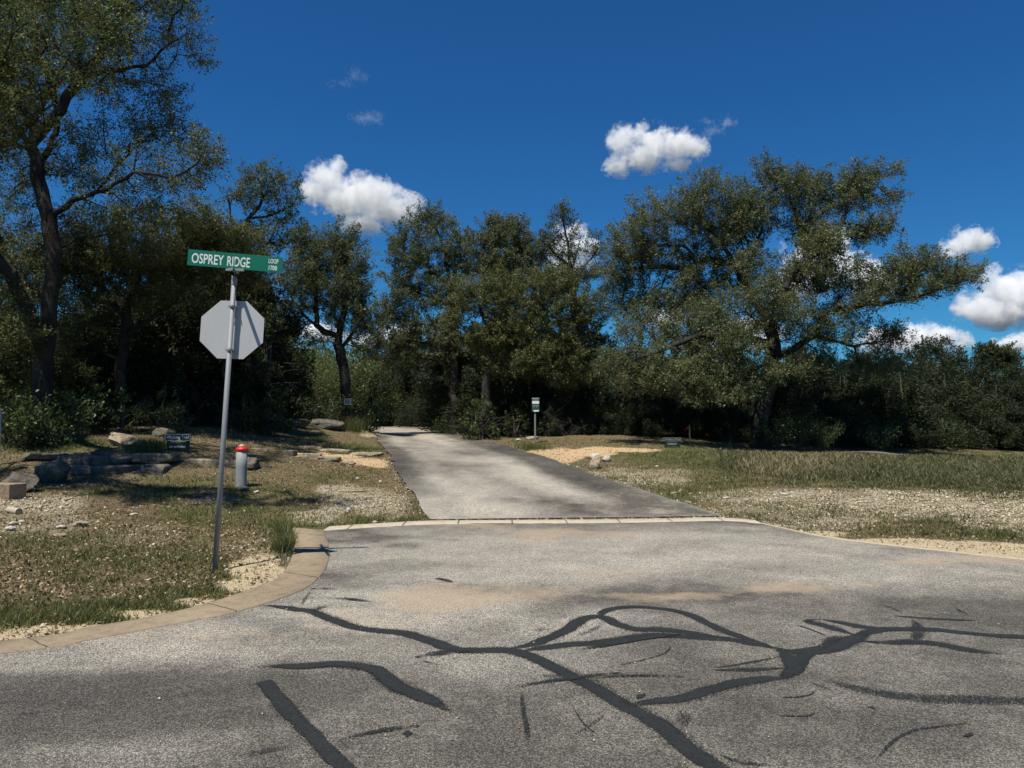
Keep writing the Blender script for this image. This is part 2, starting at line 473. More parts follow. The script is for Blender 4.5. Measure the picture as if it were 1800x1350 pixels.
def build_ground():
    xs = axis(-17, 21, 0.13, 900); ys = axis(4.5, 50, 0.13, 900)
    X, Y = np.meshgrid(xs, ys)
    Z = height(X, Y)
    # bumps off the road
    sd = sdist(X, Y, STREET_BIG) if False else None
    out = sstep(.15, 1.5, np.where((Y < 17) & (np.abs(X) < 46), _sd_cache(X, Y, STREET_BIG), 9))
    dd = np.where((Y > 10) & (Y < 56), _sd_cache(X, Y, DRIVE), 9)
    rough = out * sstep(.1, 1.0, dd)
    Zg = Z + rough * (0.10 * (fnoise(X, Y, .7) - .5) + 0.05 * (fnoise(X + 8, Y, 2.6) - .5))
    gv, sn, sh, gr, tl, px, py = masks(X, Y, Z)
    cut = np.maximum(sstep(0.02, -.12, np.where((Y < 17) & (np.abs(X) < 46), _sd_cache(X, Y, STREET_BIG), 9)), sstep(.05, -.15, dd))
    Zg = Zg - .10 * cut - 0.004
    colr = np.stack([gv, sn, sh, np.maximum(gr, tl * .9)], -1).reshape(-1, 4)
    ny, nx = X.shape
    idx = np.arange(ny * nx).reshape(ny, nx)
    f = np.stack([idx[:-1, :-1], idx[:-1, 1:], idx[1:, 1:], idx[1:, :-1]], -1).reshape(-1, 4)
    o = mesh_np('ground', np.stack([X, Y, Zg], -1).reshape(-1, 3), [f], ground_material(), smooth=True, color=colr)
    tag(o, kind='structure')
    return xs, ys, Zg
_sdc = {}
def _sd_cache(X, Y, poly):
    k = (id(poly), X.shape)
    if k not in _sdc:
        m = (Y > -20) & (Y < 60) & (np.abs(X) < 50)
        r = np.full(X.shape, 9.0); r[m] = sdist(X[m], Y[m], poly); _sdc[k] = r
    return _sdc[k]
GX, GY, GZ = build_ground()
def gz(x, y):
    """height of the built ground mesh (bilinear)"""
    x = np.asarray(x, float); y = np.asarray(y, float)
    i = np.clip(np.searchsorted(GX, x) - 1, 0, len(GX) - 2); j = np.clip(np.searchsorted(GY, y) - 1, 0, len(GY) - 2)
    fx = (x - GX[i]) / (GX[i + 1] - GX[i]); fy = (y - GY[j]) / (GY[j + 1] - GY[j])
    return (GZ[j, i] * (1 - fx) + GZ[j, i + 1] * fx) * (1 - fy) + (GZ[j + 1, i] * (1 - fx) + GZ[j + 1, i + 1] * fx) * fy

# ------------------------------------------------------------------ street and drive
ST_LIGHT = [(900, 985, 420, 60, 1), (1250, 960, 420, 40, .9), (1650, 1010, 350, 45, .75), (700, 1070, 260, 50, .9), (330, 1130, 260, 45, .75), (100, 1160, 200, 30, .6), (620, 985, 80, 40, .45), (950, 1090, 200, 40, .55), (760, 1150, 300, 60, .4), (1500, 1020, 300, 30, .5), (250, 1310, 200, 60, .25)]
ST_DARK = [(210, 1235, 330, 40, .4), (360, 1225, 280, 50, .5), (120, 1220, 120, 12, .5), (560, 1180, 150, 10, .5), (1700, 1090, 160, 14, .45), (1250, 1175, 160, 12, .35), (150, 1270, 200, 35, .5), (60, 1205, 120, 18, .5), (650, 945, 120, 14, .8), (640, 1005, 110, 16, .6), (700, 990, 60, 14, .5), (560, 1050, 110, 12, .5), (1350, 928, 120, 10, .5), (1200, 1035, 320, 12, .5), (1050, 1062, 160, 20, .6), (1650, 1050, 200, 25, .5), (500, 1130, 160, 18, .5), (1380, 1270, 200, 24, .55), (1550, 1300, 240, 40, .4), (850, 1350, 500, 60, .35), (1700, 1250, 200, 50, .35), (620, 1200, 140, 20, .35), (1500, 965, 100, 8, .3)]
ST_DUST = [(780, 1050, 130, 26, 1), (900, 1045, 120, 18, .7), (960, 1040, 90, 12, .5), (1180, 1046, 130, 9, .9), (1380, 1034, 85, 10, 1), (1520, 1024, 50, 6, .6), (1000, 937, 130, 9, .9), (930, 950, 60, 8, .5), (1080, 1008, 80, 14, .45), (640, 1090, 150, 26, .4), (300, 1120, 250, 22, .35), (1700, 985, 160, 8, .8), (830, 925, 80, 6, .7)]

def chipseal(name):
    m = Mat(name, 0.88, 0.25)
    p = m.pos()
    a = m.n('ShaderNodeAttribute'); a.attribute_name = 'mask'
    sep = m.n('ShaderNodeSeparateColor'); m.link(a.outputs['Color'], sep.inputs[0])
    v = m.voro(p, 135, 'Color'); vd = m.voro(p, 135); vs = m.n('ShaderNodeSeparateColor'); m.link(v, vs.inputs[0])
    big = m.noise(p, 1.3, 6, .65, .4); mid = m.noise(p, 7, 5, .65); fine = m.noise(p, 130, 2, .6)
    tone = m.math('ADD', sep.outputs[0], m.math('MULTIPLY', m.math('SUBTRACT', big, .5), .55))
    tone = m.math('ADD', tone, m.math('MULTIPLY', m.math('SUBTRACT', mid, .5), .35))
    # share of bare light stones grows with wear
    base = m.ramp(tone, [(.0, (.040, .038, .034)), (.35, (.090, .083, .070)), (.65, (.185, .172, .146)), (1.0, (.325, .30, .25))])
    st = m.math('ADD', m.math('MULTIPLY', vs.outputs[0], .75), m.math('MULTIPLY', fine, .5))
    speck = m.ramp(st, [(.2, .46), (.5, .88), (.72, 1.28), (.92, 2.5)])
    c = m.mix(1.0, base, speck, 'MULTIPLY')
    gap = m.ramp(vd, [(.45, 1.0), (.8, .55)])
    c = m.mix(.8, c, gap, 'MULTIPLY')
    dust = m.math('MULTIPLY', m.ramp(m.math('ADD', sep.outputs[1], m.math('ADD', m.math('MULTIPLY', m.math('SUBTRACT', mid, .5), 1.1), m.math('MULTIPLY', m.math('SUBTRACT', big, .5), .9))), [(.15, 0.0), (1.0, .72)]), m.ramp(st, [(.2, .55), (.8, 1.0)]))
    c = m.mix(dust, c, m.mix(fine, (.33, .245, .155), (.50, .395, .275)))
    m.color(c)
    m.bump(m.math('SUBTRACT', m.math('MULTIPLY', fine, .6), vd), .9, .008)
    return m.m
MAT_STREET = chipseal('chip_seal')

def cdt_mesh(name, poly, step, zf, maskf, mat, box=None):
    x0, x1, y0, y1 = box
    pts = [Vector((float(p[0]), float(p[1]))) for p in poly]; nb = len(pts)
    gx = np.arange(x0, x1, step); gy = np.arange(y0, y1, step)
    X, Y = np.meshgrid(gx, gy); X = X.ravel() + RNG.uniform(-.2, .2, X.size) * step; Y = Y.ravel() + RNG.uniform(-.2, .2, Y.size) * step
    keep = sdist(X, Y, poly) < -0.35 * step
    pts += [Vector((float(a), float(b))) for a, b in zip(X[keep], Y[keep])]
    v, e, f, *_ = delaunay_2d_cdt(pts, [], [list(range(nb))], 1, 1e-5)
    vx = np.array([(q[0], q[1]) for q in v])
    z = zf(vx[:, 0], vx[:, 1])
    tri = np.array([t for t in f if len(t) == 3], int)
    a = vx[tri[:, 1]] - vx[tri[:, 0]]; b = vx[tri[:, 2]] - vx[tri[:, 0]]
    fl = (a[:, 0] * b[:, 1] - a[:, 1] * b[:, 0]) < 0
    tri[fl] = tri[fl][:, ::-1]
    return mesh_np(name, np.column_stack([vx, z]), [tri], mat, smooth=True, color=maskf(vx[:, 0], vx[:, 1], z))

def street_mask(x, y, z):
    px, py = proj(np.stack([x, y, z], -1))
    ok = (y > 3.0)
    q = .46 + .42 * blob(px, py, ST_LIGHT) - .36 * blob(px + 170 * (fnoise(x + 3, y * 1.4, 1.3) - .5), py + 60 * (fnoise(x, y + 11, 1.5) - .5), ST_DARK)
    q = np.where(ok, q, .42)
    jx = px + 60 * (fnoise(x, y, .9) - .5); jy = py + 22 * (fnoise(x + 7, y, 1.1) - .5)
    d = blob(jx, jy, ST_DUST) * ok
    q = q + np.where(ok, .30 * (fnoise(x * .45, y * 1.1, .8) - .5) + .22 * (fnoise(x + 31, y * 1.6, 1.9) - .5), 0)
    return np.stack([np.clip(q, 0, 1), d, d * 0, d * 0 + 1], -1)
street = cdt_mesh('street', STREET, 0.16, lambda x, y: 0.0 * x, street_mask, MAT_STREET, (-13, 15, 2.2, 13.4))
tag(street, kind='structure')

DC = np.array([(np.array(a) + np.array(b)) / 2 for a, b in zip(catmull(DL, 5), catmull(DR, 5))]) if False else None
def drive_mask(x, y, z):
    dl = seg_dist(x, y, [tuple(p) for p in DLs], False); dr = seg_dist(x, y, [tuple(p) for p in DRs], False)
    t = dl / (dl + dr + 1e-6)
    lon = y + .22 * x
    streak = fnoise(t * 9.0, lon * .22, 1.0) - .5
    q = .80 - .74 * sstep(.69, .84, t + .12 * streak) * sstep(13.2, 17, y) - .62 * sstep(.18, .05, t + .1 * streak) * sstep(14.5, 18, y) + .85 * streak
    q -= .35 * np.exp(-((lon - 14.6) / .9) ** 2) * (fnoise(x, y, .6) > .45) + .5 * (fnoise(x * 1.2, y * .8, .7) - .5)
    q = q + .25 * sstep(.97, .995, t)
    return np.stack([np.clip(q, 0, 1), np.clip(.30 * (fnoise(x, y, .5)) + .25 * sstep(24, 40, y), 0, 1), q * 0, q * 0 + 1], -1)
drive = cdt_mesh('driveway', DRIVE, 0.30, lambda x, y: height(x, y) + .012 + .012 * sstep(36, 40, y), drive_mask, MAT_STREET, (-15, 5, 12.5, 53))
tag(drive, kind='structure')

# ------------------------------------------------------------------ concrete edging
def concrete(name, c0, c1, dirt):
    m = Mat(name, .9, .2); p = m.pos()
    n = m.noise(p, 2.2, 6, .65); f = m.noise(p, 60, 3, .7); g = m.noise(p, 9, 4)
    c = m.mix(n, c0, c1)
    c = m.mix(m.ramp(g, [(.45, 0.0), (.75, .7)]), c, dirt)
    c = m.mix(1.0, c, m.ramp(f, [(.25, .6), (.75, 1.25)]), 'MULTIPLY')
    b2 = m.noise(p, .6, 3)
    c = m.mix(m.ramp(b2, [(.42, 0.0), (.7, .4)]), c, m.mix(n, c1, (.40, .33, .235)))
    sp = m.voro(p, 26); c = m.mix(m.ramp(sp, [(.06, .7), (.13, 0.0)]), c, (.08, .07, .055))
    m.color(c); m.bump(f, .5, .006)
    return m.m
MAT_CURB = concrete('curb_concrete', (.20, .155, .10), (.32, .258, .178), (.13, .10, .068))
MAT_HEAD = concrete('header_concrete', (.40, .34, .255), (.54, .475, .375), (.30, .225, .145))

def strip(name, A, B, za, zb, mat, n, skirt=.06, gaps=()):
    def res(L):
        L = np.asarray(L, float); s = np.concatenate([[0], np.cumsum(np.linalg.norm(np.diff(L, axis=0), axis=1))])
        u = np.linspace(0, s[-1], n); return np.column_stack([np.interp(u, s, L[:, 0]), np.interp(u, s, L[:, 1])])
    A = res(A); B = res(B)
    jit = (fnoise(A[:, 0] * 3, A[:, 1] * 3, 1.0) - .5) * .03
    nrm = (B - A) / np.linalg.norm(B - A, axis=1)[:, None]
    A2 = A + nrm * jit[:, None]
    rows = [np.column_stack([A2, np.full(n, -skirt)]), np.column_stack([A2, np.full(n, za - .012)]), np.column_stack([A2 + nrm * .012, np.full(n, za)]),
            np.column_stack([B - nrm * .012, np.full(n, zb)]), np.column_stack([B, np.full(n, zb - .012)]), np.column_stack([B, np.full(n, -skirt)])]
    v = np.concatenate(rows); f = []
    for r in range(5):
        for i in range(n - 1):
            if i in gaps: continue
            f.append((r * n + i, r * n + i + 1, (r + 1) * n + i + 1, (r + 1) * n + i))
    o = mesh_np(name, v, [np.array(f)], mat)
    return tag(o, kind='structure')
strip('curb', CIs, COs, .012, .018, MAT_CURB, 420)
def joints(name, A, B, za, zb, every, w, mat):
    n = 600
    def res(L):
        L = np.asarray(L, float); q = np.concatenate([[0], np.cumsum(np.linalg.norm(np.diff(L, axis=0), axis=1))])
        u = np.linspace(0, q[-1], n); return np.column_stack([np.interp(u, q, L[:, 0]), np.interp(u, q, L[:, 1])]), q[-1]
    A, LA = res(A); B, _ = res(B); V = []; Fc = []
    for t in np.arange(.4, LA, every):
        i = int(t / LA * (n - 2)); d = (A[i + 1] - A[i]) / np.linalg.norm(A[i + 1] - A[i])
        for k in range(7):
            f = k / 6; p = A[i] * (1 - f) + B[i] * f; z = za + (zb - za) * f + .0025
            j = RNG.uniform(-.006, .006); ww = w * RNG.uniform(.5, 1.2)
            V += [(*(p + d * (j - ww / 2)), z), (*(p + d * (j + ww / 2)), z)]
        b = len(V) - 14
        Fc += [(b + 2 * k, b + 2 * k + 1, b + 2 * k + 3, b + 2 * k + 2) for k in range(6)]
    tag(mesh_np(name, np.array(V), [np.array(Fc)], mat), kind='structure')
MAT_JOINT = concrete('dirty_joint', (.05, .04, .03), (.10, .08, .055), (.03, .025, .02))
joints('curb_joints', CIs, COs, .012, .018, 1.55, .014, MAT_JOINT)
joints('header_joints', catmull(HI, .2), catmull(HEAD_OUT, .2), .010, .016, .93, .025, MAT_JOINT)
strip('concrete_header', catmull(HI, .2), catmull(HEAD_OUT, .2), .010, .016, MAT_HEAD, 120)
MAT_EDGE = concrete('dusty_edging', (.36, .29, .19), (.50, .42, .295), (.28, .21, .13))
strip('road_edging', RIs, RIs + np.array([.05, .17]), .005, .004, MAT_EDGE, 260)

# ------------------------------------------------------------------ tar crack seal
def tar_material():
    m = Mat('crack_seal_tar', .62, .35); p = m.pos()
    n = m.noise(p, 60, 3, .6); b = m.noise(p, 5, 4); v = m.voro(p, 210, 'Color'); vs = m.n('ShaderNodeSeparateColor'); m.link(v, vs.inputs[0])
    m.color(m.mix(1.0, m.mix(b, (.010, .011, .0105), (.026, .028, .026)), m.ramp(n, [(.3, .7), (.7, 1.4)]), 'MULTIPLY'))
    m.bump(n, .35, .006)
    wear = m.attr('wear')
    k = m.math('ADD', m.math('MULTIPLY', vs.outputs[1], .75), m.math('MULTIPLY', n, .25))
    al = m.math('GREATER_THAN', k, wear)
    m.put(m.b.inputs['Alpha'], al)
    return m.m
MAT_TAR = tar_material()
def z7(l): return [(400 + x * .4444, 900 + y * .4444) for x, y in l]
def z8(l): return [(1000 + x * .4444, 950 + y * .4444) for x, y in l]
TAR = [  # pixels, width (m), wear
    (z7([(115, 372), (180, 372), (270, 385), (340, 395), (400, 420), (500, 455), (600, 470), (700, 480), (800, 510), (900, 545), (1000, 548), (1100, 548), (1180, 565), (1260, 600), (1340, 640), (1440, 690), (1520, 735), (1600, 780), (1700, 835), (1800, 920), (1880, 980), (1960, 1020), (2100, 1090)]), .135, .0),
    (z7([(1080, 548), (1200, 525), (1290, 490), (1350, 460), (1400, 425), (1450, 415), (1490, 420)]) + z8([(200, 335), (270, 352), (350, 352), (450, 362), (560, 378), (650, 388)]), .14, .0),
    (z8([(-230, 445), (-120, 428), (0, 412), (100, 405), (200, 392), (300, 378), (400, 378), (500, 384), (640, 393), (720, 408), (800, 424), (870, 442)]), .15, .05),
    (z7([(1270, 525), (1380, 530)]) + z8([(100, 402), (200, 388), (290, 370)]), .07, .2),
    (z8([(125, 310), (130, 290), (160, 275), (220, 265), (300, 265), (400, 275), (480, 295), (550, 330), (640, 368), (720, 395), (800, 418)]), .12, .0),
    (z8([(150, 315), (100, 350), (30, 378), (-40, 385)]), .07, .45),
    (z8([(780, 412), (870, 440), (950, 440), (1030, 428), (1100, 402), (1140, 385), (1180, 368), (1215, 358)]), .19, .0),
    (z8([(780, 412), (850, 445), (880, 485), (880, 520), (840, 548), (780, 552)]), .13, .0),
    (z8([(1000, 428), (935, 455), (905, 490), (892, 525), (850, 550)]), .13, .0),
    (z8([(840, 435), (885, 470), (895, 505), (880, 535)]), .10, .0, 1),
    (z8([(900, 530), (860, 540), (780, 550), (680, 562), (600, 580), (530, 600), (480, 620), (400, 632), (320, 640), (275, 648), (240, 650), (190, 630)]), .13, .0),
    (z8([(1120, 390), (1170, 367), (1250, 353), (1350, 352), (1450, 355), (1550, 365), (1700, 378), (1800, 382), (2050, 390)]), .14, .02),
    (z8([(1010, 312), (950, 316), (960, 326), (1000, 335), (1050, 350), (1120, 372), (1150, 385)]), .12, .0),
    (z8([(1000, 313), (1080, 327), (1180, 346), (1300, 353)]), .12, .0),
    (z8([(1130, 398), (1250, 405), (1350, 402), (1450, 410), (1550, 428), (1650, 442), (1760, 455)]), .16, .18),
    (z8([(1340, 300), (1378, 335), (1378, 380), (1370, 402), (1400, 420)]), .11, .3),
    (z8([(1280, 298), (1400, 308), (1500, 314), (1610, 318)]), .07, .1),
    (z8([(1010, 430), (1040, 395), (1070, 380), (1120, 378)]), .12, .1),
    (z8([(575, 515), (700, 512), (850, 506)]), .09, .05),
    (z8([(580, 505), (680, 490), (800, 468), (870, 455)]), .035, .2),
    (z8([(920, 545), (1050, 565), (1200, 600), (1400, 625), (1600, 632), (1800, 637), (2000, 640)]), .17, .42),
    (z8([(930, 545), (1000, 580), (1090, 605)]), .06, .2),
    (z8([(940, 470), (1000, 480), (1060, 492)]), .06, .2),
    (z8([(455, 640), (455, 720), (470, 770)]), .13, .4),
    (z8([(1205, 890), (1240, 840), (1300, 785), (1380, 750), (1500, 735), (1640, 712)]), .028, .3),
    (z8([(1215, 895), (1250, 840)]), .08, .45),
    (z8([(970, 590), (960, 610), (900, 622), (835, 622)]), .02, .2),
    (z8([(830, 695), (940, 697), (975, 682)]), .02, .2),
    (z8([(895, 335), (960, 355), (1020, 380)]), .03, .2),
    (z8([(1170, 240), (1260, 262), (1360, 305)]), .05, .45),
    (z8([(1525, 262), (1545, 278), (1590, 298)]), .05, .05),
    (z8([(800, 858), (840, 868), (862, 895)]), .03, .1),
    (z8([(600, 850), (680, 880), (800, 892)]), .07, .4),
    (z8([(345, 400), (395, 415), (390, 440), (330, 465), (200, 495)]), .014, .2),
    (z8([(270, 630), (300, 608)]), .07, .2), (z8([(1490, 795), (1520, 797)]), .06, .1), (z8([(1560, 780), (1600, 765)]), .04, .1), (z8([(1180, 662), (1225, 664)]), .06, .3), (z8([(1060, 785), (1085, 787)]), .05, .3),
    (z7([(90, 614), (200, 612), (300, 612), (420, 605), (520, 612), (590, 630), (640, 668), (680, 700), (740, 720), (810, 750), (870, 785), (910, 805)]), .14, .04),
    (z7([(620, 660), (650, 690), (720, 705)]), .10, .1),
    (z7([(140, 672), (220, 770), (300, 850), (380, 930), (480, 1030), (560, 1100)]), .115, .0, 1),
    (z7([(90, 640), (150, 680)]), .09, .5),
    (z7([(430, 906), (550, 880), (640, 862), (770, 848)]), .06, .1),
    (z7([(700, 850), (775, 848)]), .10, .1), (z7([(690, 880), (735, 879)]), .10, .05),
    (z7([(-20, 978), (100, 958), (200, 940), (330, 928)]), .09, .28),
    (z7([(740, 578), (820, 562), (900, 553), (960, 552)]), .13, .08),
    (z7([(770, 590), (830, 605), (900, 600), (910, 590)]), .02, .2),
    (z7([(1115, 697), (1220, 680), (1300, 668), (1380, 660), (1450, 648), (1560, 638)]), .06, .1),
    (z7([(1225, 648), (1280, 652), (1355, 662)]), .12, .1),
    (z7([(1380, 663), (1560, 650), (1700, 650), (1810, 655)]), .055, .2),
    (z7([(1170, 700), (1165, 760), (1182, 850), (1188, 940)]), .035, .25),
    (z7([(1355, 720), (1370, 745)]), .07, .3), (z7([(1630, 735), (1660, 718)]), .07, .3),
    (z7([(320, 306), (380, 304), (450, 309)]), .10, .15), (z7([(385, 345), (450, 344), (500, 348), (595, 359)]), .08, .15),
    (z7([(340, 395), (370, 380), (430, 372)]), .10, .3), (z7([(280, 385), (330, 310)]), .05, .5),
    (z7([(1165, 477), (1230, 468), (1310, 463)]), .07, .25), (z7([(1370, 549), (1500, 529), (1650, 503), (1800, 485)]), .07, .1),
    (z7([(800, 262), (850, 268), (895, 282)]), .11, .2), (z7([(690, 636), (770, 580)]), .012, .2),
    (z7([(1350, 740), (1400, 830), (1480, 900)]), .012, .3), (z7([(1300, 920), (1400, 870), (1500, 800)]), .02, .35),
    (z7([(900, 712), (950, 714)]), .06, .4), (z7([(1050, 737), (1085, 737)]), .06, .3), (z7([(1200, 742), (1230, 742)]), .06, .3), (z7([(1350, 845), (1380, 850)]), .07, .4), (z7([(1460, 972), (1490, 975)]), .06, .4),
    ([(0, 1260), (50, 1255), (100, 1250)], .05, .25), ([(0, 1190), (60, 1186)], .10, .45), ([(95, 1206), (105, 1204)], .05, .3), ([(280, 1178), (340, 1168)], .05, .5),
    ([(570, 931), (660, 926), (757, 921), (900, 921), (1100, 920), (1180, 918.6), (1275, 917), (1335, 921)], .035, .15),
    ([(1330, 920), (1380, 931), (1430, 942)], .02, .2),
]
def build_tar():
    V = []; Q = []; W = []; n0 = 0
    smear = [(pl, wd * 1.7, .52 + .1 * ((i * 7) % 3) / 2) for i, (pl, wd, wear, *fl) in enumerate(TAR) if .11 <= wd < .2 and wear < .2]
    for k, (pl, wd, wear, *fl) in enumerate(smear + TAR):
        wd = wd * .90
        c = catmull([G(*q)[:2] for q in pl], .03)
        if len(c) < 2: continue
        t = np.gradient(c, axis=0); t /= np.linalg.norm(t, axis=1)[:, None] + 1e-9
        nr = np.column_stack([-t[:, 1], t[:, 0]])
        s = np.cumsum(np.concatenate([[0], np.linalg.norm(np.diff(c, axis=0), axis=1)]))
        u = s / s[-1]
        taper = np.clip(np.minimum(u, 1 - u) * s[-1] / np.minimum(wd * 2.6, .3 * s[-1] + .01), 0, 1) ** .75
        if fl: taper = np.ones(len(c))
        ph = RNG.uniform(0, 50)
        def ed(sd): return wd * .5 * taper * (1 + .34 * (gnoise(s + ph, s * 0 + sd, 9) - .5) + .36 * (gnoise(s + ph, s * 0 + sd, 1.7) - .5))
        z = .0012 + .00010 * k
        L = c + nr * ed(3.1)[:, None]; R = c - nr * ed(9.7)[:, None]
        rows = [L, L * .72 + R * .28, L * .28 + R * .72, R]
        m = len(c)
        for r in rows: V.append(np.column_stack([r, np.full(m, z)]))
        fade = wear + .55 * (1 - sstep(0, .30, np.minimum(u, 1 - u) * s[-1])) * (gnoise(s + ph, s * 0, 4) > .3)
        fade = fade + .03 + .22 * np.clip(gnoise(s + ph * 3, s * 0 + 5.5, 2.6) - .45, 0, 1)
        W += [fade + .34, fade, fade, fade + .34]
        i = np.arange(m - 1)
        for r in range(3):
            Q.append(np.stack([n0 + (r + 1) * m + i, n0 + (r + 1) * m + i + 1, n0 + r * m + i + 1, n0 + r * m + i], -1))
        n0 += 4 * m
    o = mesh_np('crack_seal', np.concatenate(V), [np.concatenate(Q)], MAT_TAR)
    a = o.data.attributes.new('wear', 'FLOAT', 'POINT'); a.data.foreach_set('value', np.concatenate(W).astype(np.float32))
    tag(o, kind='structure')
build_tar()

# ------------------------------------------------------------------ trees
def leaf_material(name, stops, rough=.45, trans=.36, tcol=(.13, .19, .05)):
    m = Mat(name, rough, .35)
    t = m.attr('tint')
    c = m.ramp(t, stops)
    m.color(c)
    tr = m.n('ShaderNodeBsdfTranslucent'); m.put(tr.inputs[0], m.mix(.6, c, tcol))
    mx = m.n('ShaderNodeMixShader'); mx.inputs[0].default_value = trans
    m.link(m.b.outputs[0], mx.inputs[1]); m.link(tr.outputs[0], mx.inputs[2]); m.link(mx.outputs[0], m.out.inputs[0])
    return m.m
MAT_OAK = leaf_material('oak_leaves', [(0, (.026, .031, .012)), (.4, (.066, .078, .023)), (.75, (.128, .138, .040)), (1, (.21, .185, .070))], .55)
MAT_OAKG = leaf_material('grey_oak_leaves', [(0, (.030, .035, .018)), (.4, (.072, .084, .035)), (.75, (.132, .144, .057)), (1, (.22, .21, .10))], .55)
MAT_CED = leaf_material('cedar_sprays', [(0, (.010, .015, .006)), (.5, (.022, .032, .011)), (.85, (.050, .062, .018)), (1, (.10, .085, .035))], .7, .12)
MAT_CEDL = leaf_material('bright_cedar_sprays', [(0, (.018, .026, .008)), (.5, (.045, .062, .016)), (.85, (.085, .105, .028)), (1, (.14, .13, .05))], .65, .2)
MAT_BUSH = leaf_material('bush_leaves', [(0, (.022, .034, .012)), (.5, (.050, .074, .022)), (.85, (.095, .125, .036)), (1, (.17, .18, .07))], .42, .3)

MAT_SHRUB = leaf_material('shrub_leaves', [(0, (.040, .052, .015)), (.5, (.085, .105, .030)), (.85, (.15, .165, .048)), (1, (.22, .21, .08))], .5, .3)

def bark_material(name, a, b, sc=1.0):
    m = Mat(name, .95, .1); o = m.obj()
    v = m.mapping(o, (1, 1, .22))
    n = m.noise(v, 26 * sc, 6, .75, .6); g = m.noise(o, 2.5, 4)
    m.color(m.mix(m.ramp(g, [(.35, 0.0), (.75, .5)]), m.mix(m.ramp(n, [(.35, 0.0), (.68, 1.0)]), a, b), (.10, .097, .088)))
    m.bump(n, 1.0, .05)
    return m.m
MAT_BARK = bark_material('oak_bark', (.011, .0095, .0085), (.055, .049, .042))
MAT_CBARK = bark_material('cedar_bark', (.045, .038, .032), (.16, .14, .115), 1.6)
MAT_TWIG = bark_material('dead_twig', (.07, .063, .055), (.24, .22, .19), 2)

def leaves_np(pos, size, up=.35, aspect=2.0, axis=None, dirs=None):
    """diamond leaves: verts and quads"""
    n = len(pos)
    nr = RNG.normal(size=(n, 3)); nr[:, 2] += up * 1.5; nr /= np.linalg.norm(nr, axis=1)[:, None]
    a = RNG.normal(size=(n, 3)) if dirs is None else dirs + .45 * RNG.normal(size=(n, 3))
    a -= nr * (a * nr).sum(1)[:, None]; a /= np.linalg.norm(a, axis=1)[:, None] + 1e-9
    b = np.cross(nr, a)
    L = (size * RNG.uniform(.6, 1.3, n))[:, None]; Wd = L / aspect
    v = np.stack([pos - a * L * .5, pos + b * Wd * .5 + nr * L * .06, pos + a * L * .5, pos - b * Wd * .5 + nr * L * .06], 1).reshape(-1, 3)
    f = np.arange(4 * n).reshape(n, 4)
    return v, f

def tubes_np(nodes, parent, rad, main):
    """frusta along a branch graph, thicker ones with more sides"""
    n = len(nodes)
    d = np.zeros((n, 3)); d[1:] = nodes[1:] - nodes[parent[1:]]
    d /= np.linalg.norm(d, axis=1)[:, None] + 1e-9
    # smooth ring direction toward main child
    ringd = d.copy()
    ch = np.where(main)[0]; ch = ch[ch > 0]
    ringd[parent[ch]] = d[parent[ch]] + d[ch]
    ringd /= np.linalg.norm(ringd, axis=1)[:, None] + 1e-9
    V = []; Fq = []; base = 0
    e = np.arange(1, n)
    for lo, hi, k in ((.07, 9, 9), (.022, .07, 6), (0, .022, 3)):
        s = e[(rad[e] >= lo) & (rad[e] < hi)]
        if not len(s): continue
        p = parent[s]; mn = main[s]
        d0 = np.where(mn[:, None], ringd[p], d[s]); r0 = np.where(mn, rad[p], np.minimum(rad[p], rad[s] * 1.15))
        ax = np.eye(3)[np.argmin(np.abs(d[s]), axis=1)]
        th = np.arange(k) * 2 * np.pi / k
        def ring(c, dd, r):
            a = np.cross(dd, ax); a /= np.linalg.norm(a, axis=1)[:, None] + 1e-9; b = np.cross(dd, a)
            return c[:, None] + (a[:, None] * np.cos(th)[None, :, None] + b[:, None] * np.sin(th)[None, :, None]) * r[:, None, None]
        A = ring(nodes[p], d0, r0); B = ring(nodes[s], ringd[s], rad[s])
        v = np.concatenate([A, B], 1).reshape(-1, 3)
        q = np.arange(k); f = np.stack([q, (q + 1) % k, (q + 1) % k + k, q + k], -1)
        f = (f[None] + (np.arange(len(s)) * 2 * k)[:, None, None]).reshape(-1, 4) + base
        V.append(v); Fq.append(f); base += len(v)
    return np.concatenate(V), np.concatenate(Fq)

